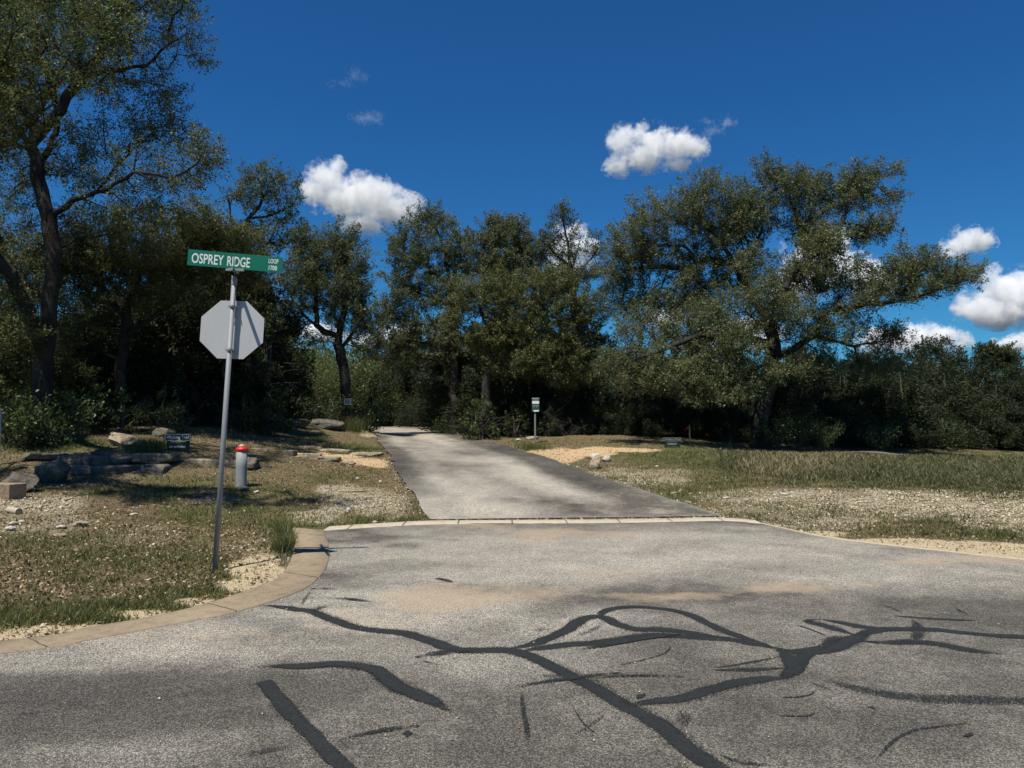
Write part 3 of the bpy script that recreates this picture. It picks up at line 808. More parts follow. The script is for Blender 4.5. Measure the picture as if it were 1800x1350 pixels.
def grow(skel, tufts, r0, rtip=.006, bf=.22, gnarl=.06, pw=None):
    """skel: list of polylines (world). Joins every tuft to the skeleton with branches."""
    N = [skel[0][0]]; PA = [0]; PL = [0.0]
    def addpoly(pl, start):
        last = start
        for i in range(1, len(pl)):
            a, b = np.asarray(pl[i - 1]), np.asarray(pl[i]); L = np.linalg.norm(b - a); k = max(1, int(round(L / .35)))
            for j in range(1, k + 1):
                p = a + (b - a) * j / k + (RNG.normal(size=3) * gnarl * .5 if j < k else RNG.normal(size=3) * gnarl * .3)
                N.append(p); PA.append(last); PL.append(PL[last] + L / k); last = len(N) - 1
    addpoly(skel[0], 0)
    for pl in skel[1:]:
        q = np.array(N); st = int(np.argmin(((q - pl[0]) ** 2).sum(1)))
        addpoly([N[st]] + list(pl[1:]), st)
    nsk = len(N)
    M = np.zeros((nsk + 4 * len(tufts) + 10, 3)); M[:nsk] = N
    pl_ = np.zeros(len(M)); pl_[:nsk] = PL
    par = np.zeros(len(M), int); par[:nsk] = PA
    cnt = nsk
    dist = np.array([np.min(((M[:nsk] - t) ** 2).sum(1)) for t in tufts])
    tip = []
    lowpen = np.zeros(len(M)); lowpen[:max(2, int(nsk * .0) + 3)] = 3.0
    for i in np.argsort(dist):
        t = tufts[i]
        dd = np.sqrt(((M[:cnt] - t) ** 2).sum(1))
        j = int(np.argmin(dd + bf * pl_[:cnt] + lowpen[:cnt]))
        L = dd[j]; k = min(3, max(1, int(L / .45)))
        last = j; a = M[j].copy()
        for s in range(1, k + 1):
            p = a + (t - a) * s / k
            if s < k: p = p + RNG.normal(size=3) * L * .07 + np.array([0, 0, -.05 * L])
            M[cnt] = p; par[cnt] = last; pl_[cnt] = pl_[last] + L / k; last = cnt; cnt += 1
            if cnt >= len(M) - 4: break
        tip.append((i, last))
        if cnt >= len(M) - 4: break
    M = M[:cnt]; par = par[:cnt]
    load = np.zeros(cnt)
    for i, l in tip: load[l] += 1
    for l in range(cnt - 1, 0, -1):
        load[par[l]] += max(load[l], .3) if l >= nsk else max(load[l], 1.0)
    load = np.maximum(load, 1.0)
    pw = pw or math.log(r0 / rtip) / math.log(max(load[0], 3))
    rad = rtip * load ** pw
    # root flare
    hgt = M[:, 2] - M[0, 2]
    sk = np.arange(cnt) < nsk
    rad = np.where(sk & (hgt < .7) & (rad > r0 * .6), rad * (1 + .45 * np.clip(1 - hgt / .7, 0, 1) ** 2), rad)
    main = np.zeros(cnt, bool); best = np.full(cnt, -1.0)
    bi = np.full(cnt, -1)
    for l in range(1, cnt):
        if load[l] > best[par[l]]: best[par[l]] = load[l]; bi[par[l]] = l
    main[bi[bi >= 0]] = True
    return M, par, rad, main

def lobe_points(lobes, n, d0, spread=1.0):
    """lobes in photo pixels at distance d0 -> n world tuft points spread through their volumes"""
    a = np.array([l[2] * l[3] * (l[5] if len(l) > 5 else 1.0) for l in lobes], float); a /= a.sum()
    out = []; li = []
    cnt = RNG.multinomial(n, a)
    for i, (l, c) in enumerate(zip(lobes, cnt)):
        dd = d0 + (l[4] if len(l) > 4 else 0.0)
        v = RNG.normal(size=(c, 3)); v /= np.linalg.norm(v, axis=1)[:, None]
        v *= (RNG.uniform(0, 1, c) ** (1 / 2.4))[:, None]
        c0 = P(l[0], l[1], dd); k = dd / F
        rz = (l[2] + l[3]) * .5 * k * spread * 1.1
        out.append(c0 + v * np.array([l[2] * k, rz, l[3] * k])); li += [i] * c
    return np.concatenate(out), np.array(li)

def oak(name, label, skel_px, d0, lobes, ntuft, nleaf, lsize, r0, mat=None, group=None, sig=.18, twigs=7, spread=1.0, basez=None, bright=.5, shrink=1.0, bf=.22, vary=.22):
    mat = mat or MAT_OAK
    sk = []
    for pl in skel_px:
        sk.append([P(q[0], q[1], d0 + (q[2] if len(q) > 2 else 0)) for q in pl])
    b = sk[0][0]; b[2] = gz(b[0], b[1]) - .12
    origin = b.copy(); 
    tuf, li = lobe_points(lobes, ntuft, d0, spread)
    low = tuf[:, 2] > gz(tuf[:, 0], tuf[:, 1]) + .35
    tuf = tuf[low]; li = li[low]
    M, par, rad, main = grow(sk, tuf, r0, bf=bf)
    tv, tf = tubes_np(M, par, rad, main)
    # fine bare twigs in every tuft
    tw = np.repeat(tuf, twigs, 0); k = len(tw)
    dr = RNG.normal(size=(k, 3)); dr[:, 2] += .35; dr /= np.linalg.norm(dr, axis=1)[:, None]
    L = RNG.uniform(.15, .42, k)[:, None]; sd = np.cross(dr, RNG.normal(size=(k, 3))); sd /= np.linalg.norm(sd, axis=1)[:, None]
    st = tw + RNG.normal(size=(k, 3)) * .06
    wv = np.stack([st - sd * .006, st + sd * .006, st + dr * L], 1).reshape(-1, 3)
    wf = np.arange(3 * k).reshape(k, 3) + len(tv)
    root = thing(name, label, 'tree', tuple(origin), 0, group)
    to = mesh_np('trunk', np.concatenate([tv, wv]) - origin, [tf, wf], [MAT_BARK, MAT_TWIG], root, smooth=True,
                 matidx=np.concatenate([np.zeros(len(tf)), np.ones(len(wf))]))
    # leaves: tufts are little sprays that follow outward/up twigs
    per = np.maximum(3, RNG.poisson(nleaf * 3.2, len(tuf)))
    idx = np.repeat(np.arange(len(tuf)), per); n = len(idx)
    lc = np.array([P(l[0], l[1], d0 + (l[4] if len(l) > 4 else 0)) for l in lobes])
    ow = tuf - lc[li]; ow /= np.linalg.norm(ow, axis=1)[:, None] + 1e-9
    ax = RNG.normal(size=(len(tuf), 3)) * .55 + ow * .8; ax[:, 2] += .45; ax /= np.linalg.norm(ax, axis=1)[:, None]
    tl = RNG.uniform(-1.1, 2.1, n); wdt = sig * .60 * (1 - .36 * np.maximum(tl, 0))
    off = RNG.normal(size=(n, 3)) * wdt[:, None] + ax[idx] * (tl * sig * RNG.uniform(.7, 1.35, len(tuf))[idx])[:, None]
    pos = tuf[idx] + off
    lv, lf = leaves_np(pos - origin, lsize * .98, dirs=ax[idx] + off / sig * .5, aspect=1.75)
    lobt = RNG.uniform(-vary, vary, len(lobes)) * .5
    tint = np.clip(bright + lobt[li][idx] + RNG.normal(size=len(tuf))[idx] * .09 + RNG.normal(size=n) * .17, 0, 1)
    mesh_np('crown', lv, [lf], mat, root, tint=tint)
    return root

# near left live oak, its crown running out over the lawn and past the frame
oak('live_oak', 'tall dark live oak with forked trunk at the left edge of the photo', [
    [(70, 766), (74, 700), (80, 620), (88, 520), (93, 440), (86, 385), (66, 310), (56, 255)],
    [(56, 255), (30, 225, -.4), (0, 180, -.9), (-50, 110, -1.6), (-110, 40, -2)],
    [(56, 255), (86, 215, .2), (118, 172, .3), (150, 132, 0), (178, 95, -.6), (200, 45, -1.2), (222, -20, -1.6), (240, -90, -2)],
    [(165, 115), (215, 122, .6), (255, 118, .9), (300, 75, 1.1), (330, 60, 1.2)],
    [(150, 132), (120, 90, 1.0), (110, 30, 1.5), (95, -40, 1.8)],
    [(90, 380), (130, 352, -.2), (190, 332, -.5), (235, 305, -.8), (300, 312, -1), (345, 290, -1)],
    [(130, 352), (160, 345, .8), (225, 270, 1.5), (200, 225, 1.8)],
    [(78, 640), (60, 560, -.8), (20, 480, -1.5), (-40, 430, -2)],
    [(93, 440), (140, 420, .6), (200, 410, 1.2)],
    [(62, 300), (95, 235, 1.2), (100, 150, 2)],
], 19.0, [
    (318, 50, 50, 45, 1), (340, 110, 32, 28, 1), (240, 40, 70, 60, -.5), (180, 30, 60, 60, -1), (110, 60, 90, 70, 0), (30, 70, 80, 90, 1.5), (20, 170, 70, 60, 1.8), (110, 130, 60, 50, 1.5),
    (280, 150, 55, 35, 1), (215, 150, 45, 35, .5), (285, 200, 45, 40, .5), (235, 225, 60, 45, 1), (310, 235, 45, 30, 0), (362, 255, 38, 38, -1), (330, 290, 60, 32, -1), (170, 250, 50, 45, 1.5), (130, 300, 60, 45, 1),
    (230, 300, 70, 40, -.5), (300, 325, 55, 25, -.5), (30, 320, 55, 60, 2), (20, 430, 60, 80, 2), (110, 400, 60, 40, 1), (190, 375, 80, 40, .5), (260, 375, 60, 30, 0), (10, 560, 50, 70, -1.5), (110, 560, 40, 60, 1.5, .5),
    (150, -80, 200, 110, -.5), (-60, -20, 110, 110, -1.5), (-80, 200, 80, 110, -1.5), (-80, 400, 70, 110, -2), (300, -60, 90, 70, -1), (100, -160, 180, 80, -1), (60, 60, 160, 110, -4.5, .6), (-60, 180, 140, 120, -5, 1.5), (190, 0, 100, 70, -4, .4), (100, -70, 120, 60, -8, .7), (-100, -80, 130, 60, -8, 1.5), (-300, -70, 130, 60, -7.5, 1.6), (-480, -20, 120, 60, -7, 1), (260, -90, 90, 40, -8, .5),
], 2350, 29, .062, .245, sig=.20, bright=.63, bf=.2, twigs=6)

# broad oak on the right
oak('live_oak', 'wide spreading live oak with crooked limbs standing behind the tall grass on the right', [
    [(1333, 792), (1340, 720), (1350, 665), (1362, 620), (1358, 590), (1346, 560)],
    [(1346, 560), (1325, 525, .3), (1308, 495, .4), (1290, 462, .2), (1268, 425, 0), (1240, 400, -.2), (1215, 370, -.4)],
    [(1290, 462), (1240, 455, 1), (1200, 472, 1.6), (1130, 470, 2), (1090, 480, 2.2)],
    [(1362, 630), (1400, 612, .3), (1432, 590, .2), (1450, 550, -.4), (1500, 540, -.8), (1545, 533, -1.1), (1600, 524, -1.3), (1650, 508, -1.4), (1705, 490, -1.4)],
    [(1346, 560), (1380, 505, -.5), (1420, 455, -.8), (1448, 428, -.8), (1472, 402, -.6), (1490, 368, -.3), (1500, 325, 0), (1555, 300, 0)],
    [(1420, 455), (1408, 410, .6), (1390, 350, .8), (1370, 310, 1)],
    [(1308, 495), (1330, 430, 1.2), (1345, 380, 1.4), (1340, 320, 1.5)],
    [(1472, 402), (1520, 400, -.6), (1560, 395, -.6)],
    [(1358, 600), (1300, 590, -1.2), (1230, 590, -1.8), (1150, 620, -2), (1090, 640, -2)],
    [(1358, 620), (1330, 610, 1.6), (1280, 560, 2.4), (1200, 530, 2.8)],
    [(1432, 590), (1500, 610, .8), (1560, 600, 1.2)],
], 27.5, [
    (1240, 332, 42, 28), (1225, 372, 42, 38), (1160, 368, 52, 32, .6), (1120, 415, 55, 45, 1), (1090, 470, 50, 45, 1.5), (1160, 450, 60, 40, 1.5), (1350, 298, 26, 18, .8), (1292, 345, 42, 30, .7), (1290, 395, 50, 36, .7), (1460, 350, 30, 30, .1), (1440, 430, 36, 26, -.5), (1372, 328, 58, 38, .6), (1425, 325, 32, 32, .2), (1325, 385, 45, 45, 1),
    (1420, 390, 45, 45, .4), (1505, 312, 38, 24), (1556, 300, 24, 9), (1500, 350, 42, 38), (1562, 348, 20, 14), (1568, 398, 26, 24, -.5), (1522, 402, 36, 24, -.4), (1600, 462, 48, 26, -1), (1645, 482, 55, 28, -1.2), (1700, 482, 38, 16, -1.4), (1560, 488, 55, 32, -.8), (1620, 510, 60, 16, -1.2), (1560, 525, 60, 14, -1), (1490, 535, 50, 16, -.6), (1450, 430, 40, 30, -.7), (1430, 460, 40, 30, -.9),
    (1480, 488, 55, 38, -.2), (1400, 490, 55, 45, .3), (1300, 470, 50, 50, .6), (1235, 430, 45, 45, .5), (1230, 500, 60, 45, .8), (1275, 560, 65, 45, -.5), (1380, 560, 60, 42, -.8), (1465, 575, 60, 35, -.2), (1562, 592, 40, 25, .6), (1225, 580, 60, 45, -1.2), (1130, 585, 60, 45, 0),
    (1095, 640, 50, 32, -1.5), (1180, 640, 65, 35, -1.8), (1255, 640, 60, 38, -1.6), (1300, 600, 50, 35, -2), (1440, 640, 50, 25, .5), (1540, 645, 60, 18, 1), (1615, 655, 30, 7, 1), (1200, 675, 70, 20, -2), (1285, 680, 60, 22, -2.2), (1120, 668, 55, 18, -1.8), (1345, 655, 40, 22, -2), (1240, 700, 50, 12, -2.4, .8), (1400, 650, 40, 20, -1), (1100, 530, 60, 45, 1.8), (1340, 520, 50, 35, -1.5), (1180, 530, 60, 40, 1.2),
], 3700, 28, .072, .30, MAT_OAKG, sig=.20, bright=.66, bf=.2, twigs=6)

# leaning oak at the head of the drive (carries a notice)
oak('live_oak', 'leaning live oak with a small white notice nailed to its dark trunk', [
    [(609, 742), (608, 700), (606, 655), (598, 615), (592, 592)],
    [(592, 592), (572, 582), (556, 572), (535, 555, -.3), (515, 545, -.6), (500, 520, -1)],
    [(592, 600), (600, 565), (612, 520, .3), (604, 470, .5), (592, 430, .5)],
    [(556, 572), (555, 520, .5), (558, 470, .8), (560, 430, .8)],
    [(598, 615), (630, 570, -.6), (645, 520, -.8)],
], 30, [(590, 420, 45, 26), (566, 450, 45, 32), (612, 452, 40, 38), (628, 495, 28, 38), (590, 500, 55, 40), (540, 480, 45, 45), (515, 520, 32, 40), (560, 535, 45, 32), (610, 548, 42, 32), (640, 560, 30, 32), (535, 430, 35, 28), (650, 600, 30, 25), (505, 570, 25, 22, 0, .6), (570, 590, 50, 18, 0, .6)],
    760, 26, .075, .21, MAT_OAKG, sig=.2, bright=.60)

oak('live_oak', 'small grey oak crown topping the thicket above the street name sign', [
    [(400, 770), (410, 640), (418, 520), (424, 430), (436, 385), (462, 352), (475, 320)],
    [(436, 385), (480, 378), (515, 360), (525, 335)], [(424, 430), (405, 380), (400, 345)], [(424, 440), (450, 425), (490, 430)]],
    27, [(455, 308, 42, 26), (440, 335, 40, 30), (490, 330, 40, 32), (512, 345, 24, 26), (480, 368, 45, 26), (415, 345, 28, 26), (500, 385, 30, 18), (470, 420, 50, 22), (440, 400, 40, 15), (530, 415, 25, 20), (420, 470, 60, 35), (480, 470, 60, 40)],
    270, 22, .075, .15, MAT_OAKG, bright=.5)

oak('live_oak', 'tall open-topped oak reaching up into the big white cloud left of centre', [
    [(800, 760), (798, 640), (795, 540), (788, 490), (782, 440), (765, 400), (750, 375)],
    [(788, 500), (740, 460), (710, 440), (690, 420)], [(782, 440), (805, 410), (815, 390)], [(795, 540), (750, 520), (705, 500)], [(795, 580), (740, 570), (690, 560)]],
    33, [(755, 375, 25, 16), (735, 398, 36, 26), (778, 388, 20, 20), (700, 418, 30, 20), (770, 425, 45, 30), (715, 450, 45, 28), (760, 465, 55, 35), (810, 440, 30, 40), (700, 500, 35, 35), (740, 520, 60, 40), (680, 545, 30, 30), (700, 580, 50, 40), (800, 520, 40, 45), (760, 600, 60, 40), (690, 630, 40, 25)],
    930, 25, .078, .2, MAT_OAKG, bright=.61)
oak('live_oak', 'round-headed oak in the middle of the tree line between two bluish gaps', [
    [(885, 765), (888, 600), (884, 510), (886, 455), (888, 415)], [(884, 510), (855, 450), (850, 430)], [(886, 455), (910, 430), (925, 425)], [(886, 520), (930, 490), (940, 470)]],
    34.5, [(890, 392, 34, 18), (862, 392, 24, 14), (885, 418, 45, 26), (915, 420, 24, 28), (845, 430, 28, 26), (880, 455, 55, 28), (930, 455, 30, 24), (850, 470, 40, 26), (910, 490, 55, 30)],
    590, 25, .08, .17, MAT_OAKG, bright=.61)
oak('live_oak', 'sparse dark oak with bare upright limbs in front of a small white cloud', [
    [(1012, 765), (1012, 600), (1008, 520), (1004, 470), (998, 425), (988, 380)], [(1008, 500), (1030, 465), (1048, 440), (1052, 420)], [(1004, 470), (970, 440), (955, 425)], [(1006, 480), (1015, 440), (1020, 415)]],
    34, [(985, 372, 20, 14), (982, 392, 28, 16), (968, 420, 30, 16), (1005, 415, 16, 20), (1045, 412, 14, 14), (1045, 440, 20, 14), (950, 440, 18, 18), (985, 450, 32, 22), (1030, 480, 28, 16), (990, 490, 40, 25), (960, 480, 30, 22)],
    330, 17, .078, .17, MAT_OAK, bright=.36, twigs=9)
oak('live_oak', 'low bright olive oak in front of the dark cedars left of the green post sign', [
    [(850, 768), (855, 680), (860, 610), (850, 560), (840, 530)], [(860, 610), (920, 570), (960, 555)], [(858, 640), (910, 640), (960, 640), (1000, 610)], [(850, 560), (890, 530), (910, 520)]],
    30, [(830, 510, 45, 22), (880, 500, 45, 26), (850, 535, 65, 26), (920, 530, 50, 28), (970, 500, 45, 30), (980, 550, 55, 32), (920, 570, 55, 28), (870, 590, 60, 28), (1000, 600, 45, 35), (950, 620, 60, 32), (900, 640, 60, 26), (1020, 640, 40, 25), (830, 600, 30, 25), (790, 560, 30, 20), (1000, 665, 55, 16), (1030, 540, 40, 40)],
    1200, 28, .075, .19, MAT_OAK, bright=.67)
oak('live_oak', 'bushy olive oak filling the gap between the left trunk and the street sign', [
    [(215, 765), (212, 650), (222, 560), (245, 480), (260, 430)], [(222, 560), (170, 500), (150, 450)], [(245, 480), (310, 450), (350, 440)], [(220, 600), (290, 540), (340, 520)]],
    23.5, [(110, 440, 60, 40, -.5), (60, 470, 50, 50, .5), (170, 430, 60, 40), (250, 400, 70, 40), (330, 430, 60, 40), (380, 470, 50, 35), (300, 470, 70, 40), (200, 480, 60, 45), (130, 500, 50, 50), (260, 520, 70, 35, 0, .6), (400, 420, 35, 30), (440, 480, 40, 35), (340, 380, 45, 25), (150, 560, 40, 40, 0, .6), (430, 450, 40, 30), (360, 400, 50, 26, -.6), (240, 450, 90, 36, -.8), (330, 520, 60, 30, -.5, .7), (100, 600, 60, 50, -.6, .6), (440, 420, 40, 22)],
    1300, 28, .068, .17, MAT_OAK, bright=.70)
oak('live_oak', 'short oak on the left roadside crowding the frame edge behind the boulders', [
    [(-70, 775), (-60, 650), (-50, 560), (-30, 480)], [(-50, 560), (10, 520), (40, 480)], [(-55, 600), (-110, 520), (-140, 480)]],
    20.5, [(-40, 440, 70, 50), (20, 500, 60, 60), (40, 590, 50, 60), (-60, 560, 90, 70), (0, 650, 50, 50), (-140, 500, 80, 70), (-130, 620, 80, 70), (60, 660, 25, 40, 0, .5), (130, 660, 40, 40, 2, .4)],
    900, 28, .065, .18, MAT_OAK, bright=.62)

# ------------------------------------------------------------------ cedars (junipers)
def cedar_mesh(seed, H, R, tuft, mat, dense=1.0, low=.0):
    g = np.random.default_rng(seed)
    nst = g.integers(2, 4)
    pts = []; axs = []
    # lumpy heads on several leaning stems
    stems = []
    for s in range(nst):
        a = g.uniform(0, 6.28); lean = g.uniform(.05, .30) * R
        stems.append(np.array([math.cos(a) * lean, math.sin(a) * lean, H * (1 if s == 0 else g.uniform(.72, .97))]))
    nl = int(46 * dense)
    for k in range(nl):
        t = stems[g.integers(nst)]
        u = g.uniform(low, 1) ** .85
        rr = R * (1 - u ** 1.7) ** .65 * g.uniform(.35, 1.05) + .12
        a = g.uniform(0, 6.28)
        c = np.array([t[0] * u + math.cos(a) * rr, t[1] * u + math.sin(a) * rr, t[2] * u])
        lr = g.uniform(.28, .62) * (1.1 - .5 * u) * (R / 1.8)
        m = int(tuft * (lr / .45) ** 2)
        v = g.normal(size=(m, 3)); v /= np.linalg.norm(v, axis=1)[:, None]; v *= (g.uniform(0, 1, m) ** .45)[:, None]
        q = c + v * np.array([lr, lr, lr * 1.25])
        o = np.column_stack([np.full(m, math.cos(a)), np.full(m, math.sin(a)), np.full(m, .9)]) + v * .9
        pts.append(q); axs.append(o)
    for t in stems:   # spiky tips
        m = int(tuft * .2); z = g.uniform(0, .6, m)
        pts.append(t + np.column_stack([g.normal(size=m) * .10 * (1 - z), g.normal(size=m) * .10 * (1 - z), z * .75 - .3])); axs.append(np.tile([0, 0, 1.0], (m, 1)))
    pos = np.concatenate(pts); ax = np.concatenate(axs); ax /= np.linalg.norm(ax, axis=1)[:, None]
    ok = pos[:, 2] > .12; pos = pos[ok]; ax = ax[ok]
    lv, lf = leaves_np(pos, .17, dirs=ax, aspect=3.0)
    tint = np.clip(.45 + .18 * g.normal(size=len(pos)) + .1 * vnoise(pos, 1.4, 2, seed), 0, 1)
    mb = MB()
    for t in stems:
        p = [np.array([t[0] * u + .06 * g.normal(), t[1] * u + .06 * g.normal(), t[2] * u - .15]) for u in (0, .15, .35, .6, .95)]
        p[0] = np.array([t[0] * .15, t[1] * .15, -.2])
        mb.tube(p, [.11, .09, .07, .045, .01], 7)
    for k in range(34):   # dead side branches
        t = stems[g.integers(nst)]; u = g.uniform(.04, .6); a = g.uniform(0, 6.28); L = g.uniform(.5, 1.0) * R
        c = np.array([t[0] * u, t[1] * u, t[2] * u]); e = c + np.array([math.cos(a) * L, math.sin(a) * L, g.uniform(-.15, .5)])
        mid = (c + e) / 2 + g.normal(size=3) * .1
        mb.tube([c, mid, e], [.022, .013, .004], 3, False)
        for j in range(3):
            f = e + g.normal(size=3) * .28; mb.tube([mid + (e - mid) * g.uniform(.1, .9), f], [.007, .002], 3, False)
    return (lv, lf, tint, mat), mb

def cedar_proto(seed, H, R, tuft=210, mat=None, dense=1.0, low=.0, name='cedar'):
    (lv, lf, tint, mat), mb = cedar_mesh(seed, H, R, tuft, mat or MAT_CED, dense, low)
    root = thing(name, 'x', 'tree')
    mb.build('trunk', MAT_CBARK, root, smooth=True)
    mesh_np('crown', lv, [lf], mat, root, tint=tint)
    return root
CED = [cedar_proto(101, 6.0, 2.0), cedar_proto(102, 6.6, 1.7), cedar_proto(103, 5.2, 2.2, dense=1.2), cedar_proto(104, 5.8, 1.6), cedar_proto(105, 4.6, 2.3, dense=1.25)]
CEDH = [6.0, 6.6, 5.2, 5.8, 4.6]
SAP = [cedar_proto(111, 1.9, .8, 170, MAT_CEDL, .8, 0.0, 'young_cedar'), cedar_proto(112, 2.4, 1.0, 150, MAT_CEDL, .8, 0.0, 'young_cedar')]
SAPH = [1.9, 2.4]
used = {}
def place(protos, heights, k, px, d, H, label, group, wide=1.0):
    root = protos[k % len(protos)]
    p = onground(px, d); p[2] = gz(p[0], p[1]) - .05
    s = H / heights[k % len(protos)]
    sc = (s * wide, s * wide, s)
    rz = RNG.uniform(0, 6.28)
    if root.name not in used:
        used[root.name] = 1
        root.location = p; root.rotation_euler = (0, 0, rz); root.scale = sc
        root['label'] = label; root['group'] = group
        return root
    return dup(root, p, rz, sc, label, group)
def topH(px, py, d):
    return max(1.2, P(px, py, d)[2] - onground(px, d)[2])

ZONES = [  # px range, skyline (px,py), rows of distance, step, group, label
    (-330, 90, [(-330, 430), (0, 520), (90, 540)], (24, 27, 31), 62, 'cedars behind the left oak trunk', 'dark cedar in the deep shade behind the leftmost oak trunk'),
    (110, 345, [(110, 520), (180, 500), (260, 480), (345, 470)], (25.5, 28, 31), 46, 'cedars behind the left walking trail sign', 'dark cedar in the thicket behind the left walking trail sign'),
    (355, 500, [(355, 375), (385, 385), (430, 470), (500, 560)], (27, 30, 34), 34, 'cedars behind the octagon sign', 'dark cedar in the tree line behind the octagonal sign'),
    (510, 660, [(510, 585), (560, 600), (620, 600), (660, 585)], (50.5, 55), 22, 'distant cedars at the end of the drive', 'distant green cedar seen past the leaning oak at the end of the drive'),
    (670, 800, [(670, 600), (730, 560), (800, 550)], (48, 52), 26, 'cedars at the bend of the drive', 'dark cedar beside the far bend of the drive'),
    (800, 1075, [(800, 580), (900, 540), (1000, 560), (1075, 570)], (33, 36, 40), 38, 'cedars behind the green post sign', 'black-green cedar in the thicket behind the green post sign'),
    (1095, 1330, [(1095, 610), (1200, 600), (1330, 610)], (32, 35.5, 40), 38, 'cedars behind the right walking trail sign', 'dark cedar in the shade behind the right walking trail sign and stake'),
    (1350, 1590, [(1350, 600), (1450, 605), (1520, 600), (1590, 625)], (32, 35.5, 40), 38, 'cedars under the wide right oak', 'dark cedar in the shade under the long limb of the wide right oak'),
    (1610, 2120, [(1610, 600), (1660, 590), (1690, 612), (1740, 618), (1800, 622), (2120, 615)], (34, 37.5, 42), 42, 'cedars at the right edge', 'dark cedar in the even tree line at the right edge of the meadow'),
]
kk = 0
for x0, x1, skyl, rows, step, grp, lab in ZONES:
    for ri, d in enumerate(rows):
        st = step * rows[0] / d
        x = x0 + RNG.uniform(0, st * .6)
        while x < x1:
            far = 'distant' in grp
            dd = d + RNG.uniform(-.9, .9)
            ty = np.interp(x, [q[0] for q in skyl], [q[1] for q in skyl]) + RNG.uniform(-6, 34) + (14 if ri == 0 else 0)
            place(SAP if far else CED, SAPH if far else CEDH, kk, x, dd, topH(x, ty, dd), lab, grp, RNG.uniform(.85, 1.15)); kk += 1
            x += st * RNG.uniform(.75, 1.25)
# the cedar spike and two round heads on the right skyline
place(CED, CEDH, 1, 1662, 36, topH(1662, 592, 36), 'pointed cedar rising above the skyline right of the wide oak', None, .8)
for px, py, lab in ((1735, 602, 'round-headed dark oak left of its pair on the right skyline'), (1768, 606, 'round-headed dark oak right of its pair on the right skyline')):
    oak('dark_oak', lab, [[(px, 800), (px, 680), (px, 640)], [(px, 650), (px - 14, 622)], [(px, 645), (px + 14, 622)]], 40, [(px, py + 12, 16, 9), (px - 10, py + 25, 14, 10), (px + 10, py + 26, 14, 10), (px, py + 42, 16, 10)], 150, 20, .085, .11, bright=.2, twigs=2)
# lower brushy cedars that fill the thicket down to the ground
FRONT = [(130, 24, 670), (250, 24.3, 680), (320, 24.8, 670), (440, 26, 640), (490, 28, 640), (735, 44.5, 690), (775, 41, 680), (830, 33, 660), (905, 31.5, 690), (980, 31, 680), (1060, 30.8, 690), (1130, 30.5, 690), (1230, 30.5, 690), (1290, 30.2, 700), (1480, 30.5, 690), (1560, 31, 680), (1640, 32.5, 690), (1720, 32.8, 690), (1790, 32.6, 690), (1870, 32.5, 680)]
for i, (px, d, ty) in enumerate(FRONT):
    place(CED, CEDH, 2 + 2 * (i % 2), px, d, topH(px, ty, d), 'low brushy cedar along the foot of the dark thicket', 'low cedars at the foot of the thicket', 1.25)
SAPS = [(846, 29.2, 690, 'dark young cedar at the foot of the low bright olive oak'), (165, 20.6, 715, 'bright young cedar just right of the leftmost oak trunk'), (215, 20.6, 690, 'bright young cedar behind the tan boulder on the ledge'), (285, 21, 675, 'bright young cedar right of the tan boulder on the ledge'),
        (475, 24, 690, 'young cedar between the octagon post and the boulders by the drive'), (430, 24, 700, 'young cedar just right of the tall octagon post'), (520, 29.5, 660, 'young cedar just behind the boulder pair by the drive'),
        (560, 36, 665, 'sunlit young cedar left of the leaning oak trunk'), (636, 49.5, 675, 'sunlit young cedar where the drive leaves view'), (790, 35.5, 720, 'dark young cedar at the drive verge left of the post sign'), (905, 30, 712, 'dark young cedar just left of the green post sign'), (965, 30, 715, 'dark young cedar just right of the green post sign'),
        (1655, 31.4, 720, 'yellowish young cedar in the dark thicket on the right'), (1440, 29.8, 725, 'dark young cedar under the right oak'), (1530, 30.2, 722, 'dark young cedar behind the right stone ledge')]
for i, (px, d, ty, lab) in enumerate(SAPS):
    place(SAP, SAPH, i, px, d, topH(px, ty, d), lab, 'young cedars along the thicket edge', 1.1)

# ------------------------------------------------------------------ leafy bushes and dead brush
def bush_proto(seed, H, R, n=1500, size=.055, name='leafy_bush', mat=None):
    g = np.random.default_rng(seed)
    mb = MB(); pos = []; dr = []
    for k in range(16):
        a = g.uniform(0, 6.28); r = R * g.uniform(.3, 1); h = H * g.uniform(.55, 1.05)
        e = np.array([math.cos(a) * r, math.sin(a) * r, h]); mid = e * .5 + np.array([0, 0, .12 * H]) + g.normal(size=3) * .05
        mb.tube([(0, 0, -.08), mid, e], [.014, .009, .003], 3, False)
        m = n // 16; t = g.uniform(.25, 1.05, m)[:, None]
        q = (2 * t * (1 - t)) * mid + t * t * e + g.normal(size=(m, 3)) * .13 * R
        pos.append(q); dr.append(np.tile(e / np.linalg.norm(e), (m, 1)))
    pos = np.concatenate(pos); dr = np.concatenate(dr); ok = pos[:, 2] > .02
    lv, lf = leaves_np(pos[ok], size, dirs=dr[ok], aspect=1.9)
    root = thing(name, 'x', 'bush')
    mb.build('stems', MAT_CBARK, root)
    mesh_np('foliage', lv, [lf], mat or MAT_BUSH, root, tint=np.clip(.45 + .22 * g.normal(size=ok.sum()), 0, 1))
    return root
BUSH = [bush_proto(201, 1.0, .6), bush_proto(202, 1.3, .8, 2000), bush_proto(203, .7, .7, 1300)]
BUSHH = [1.0, 1.3, .7]
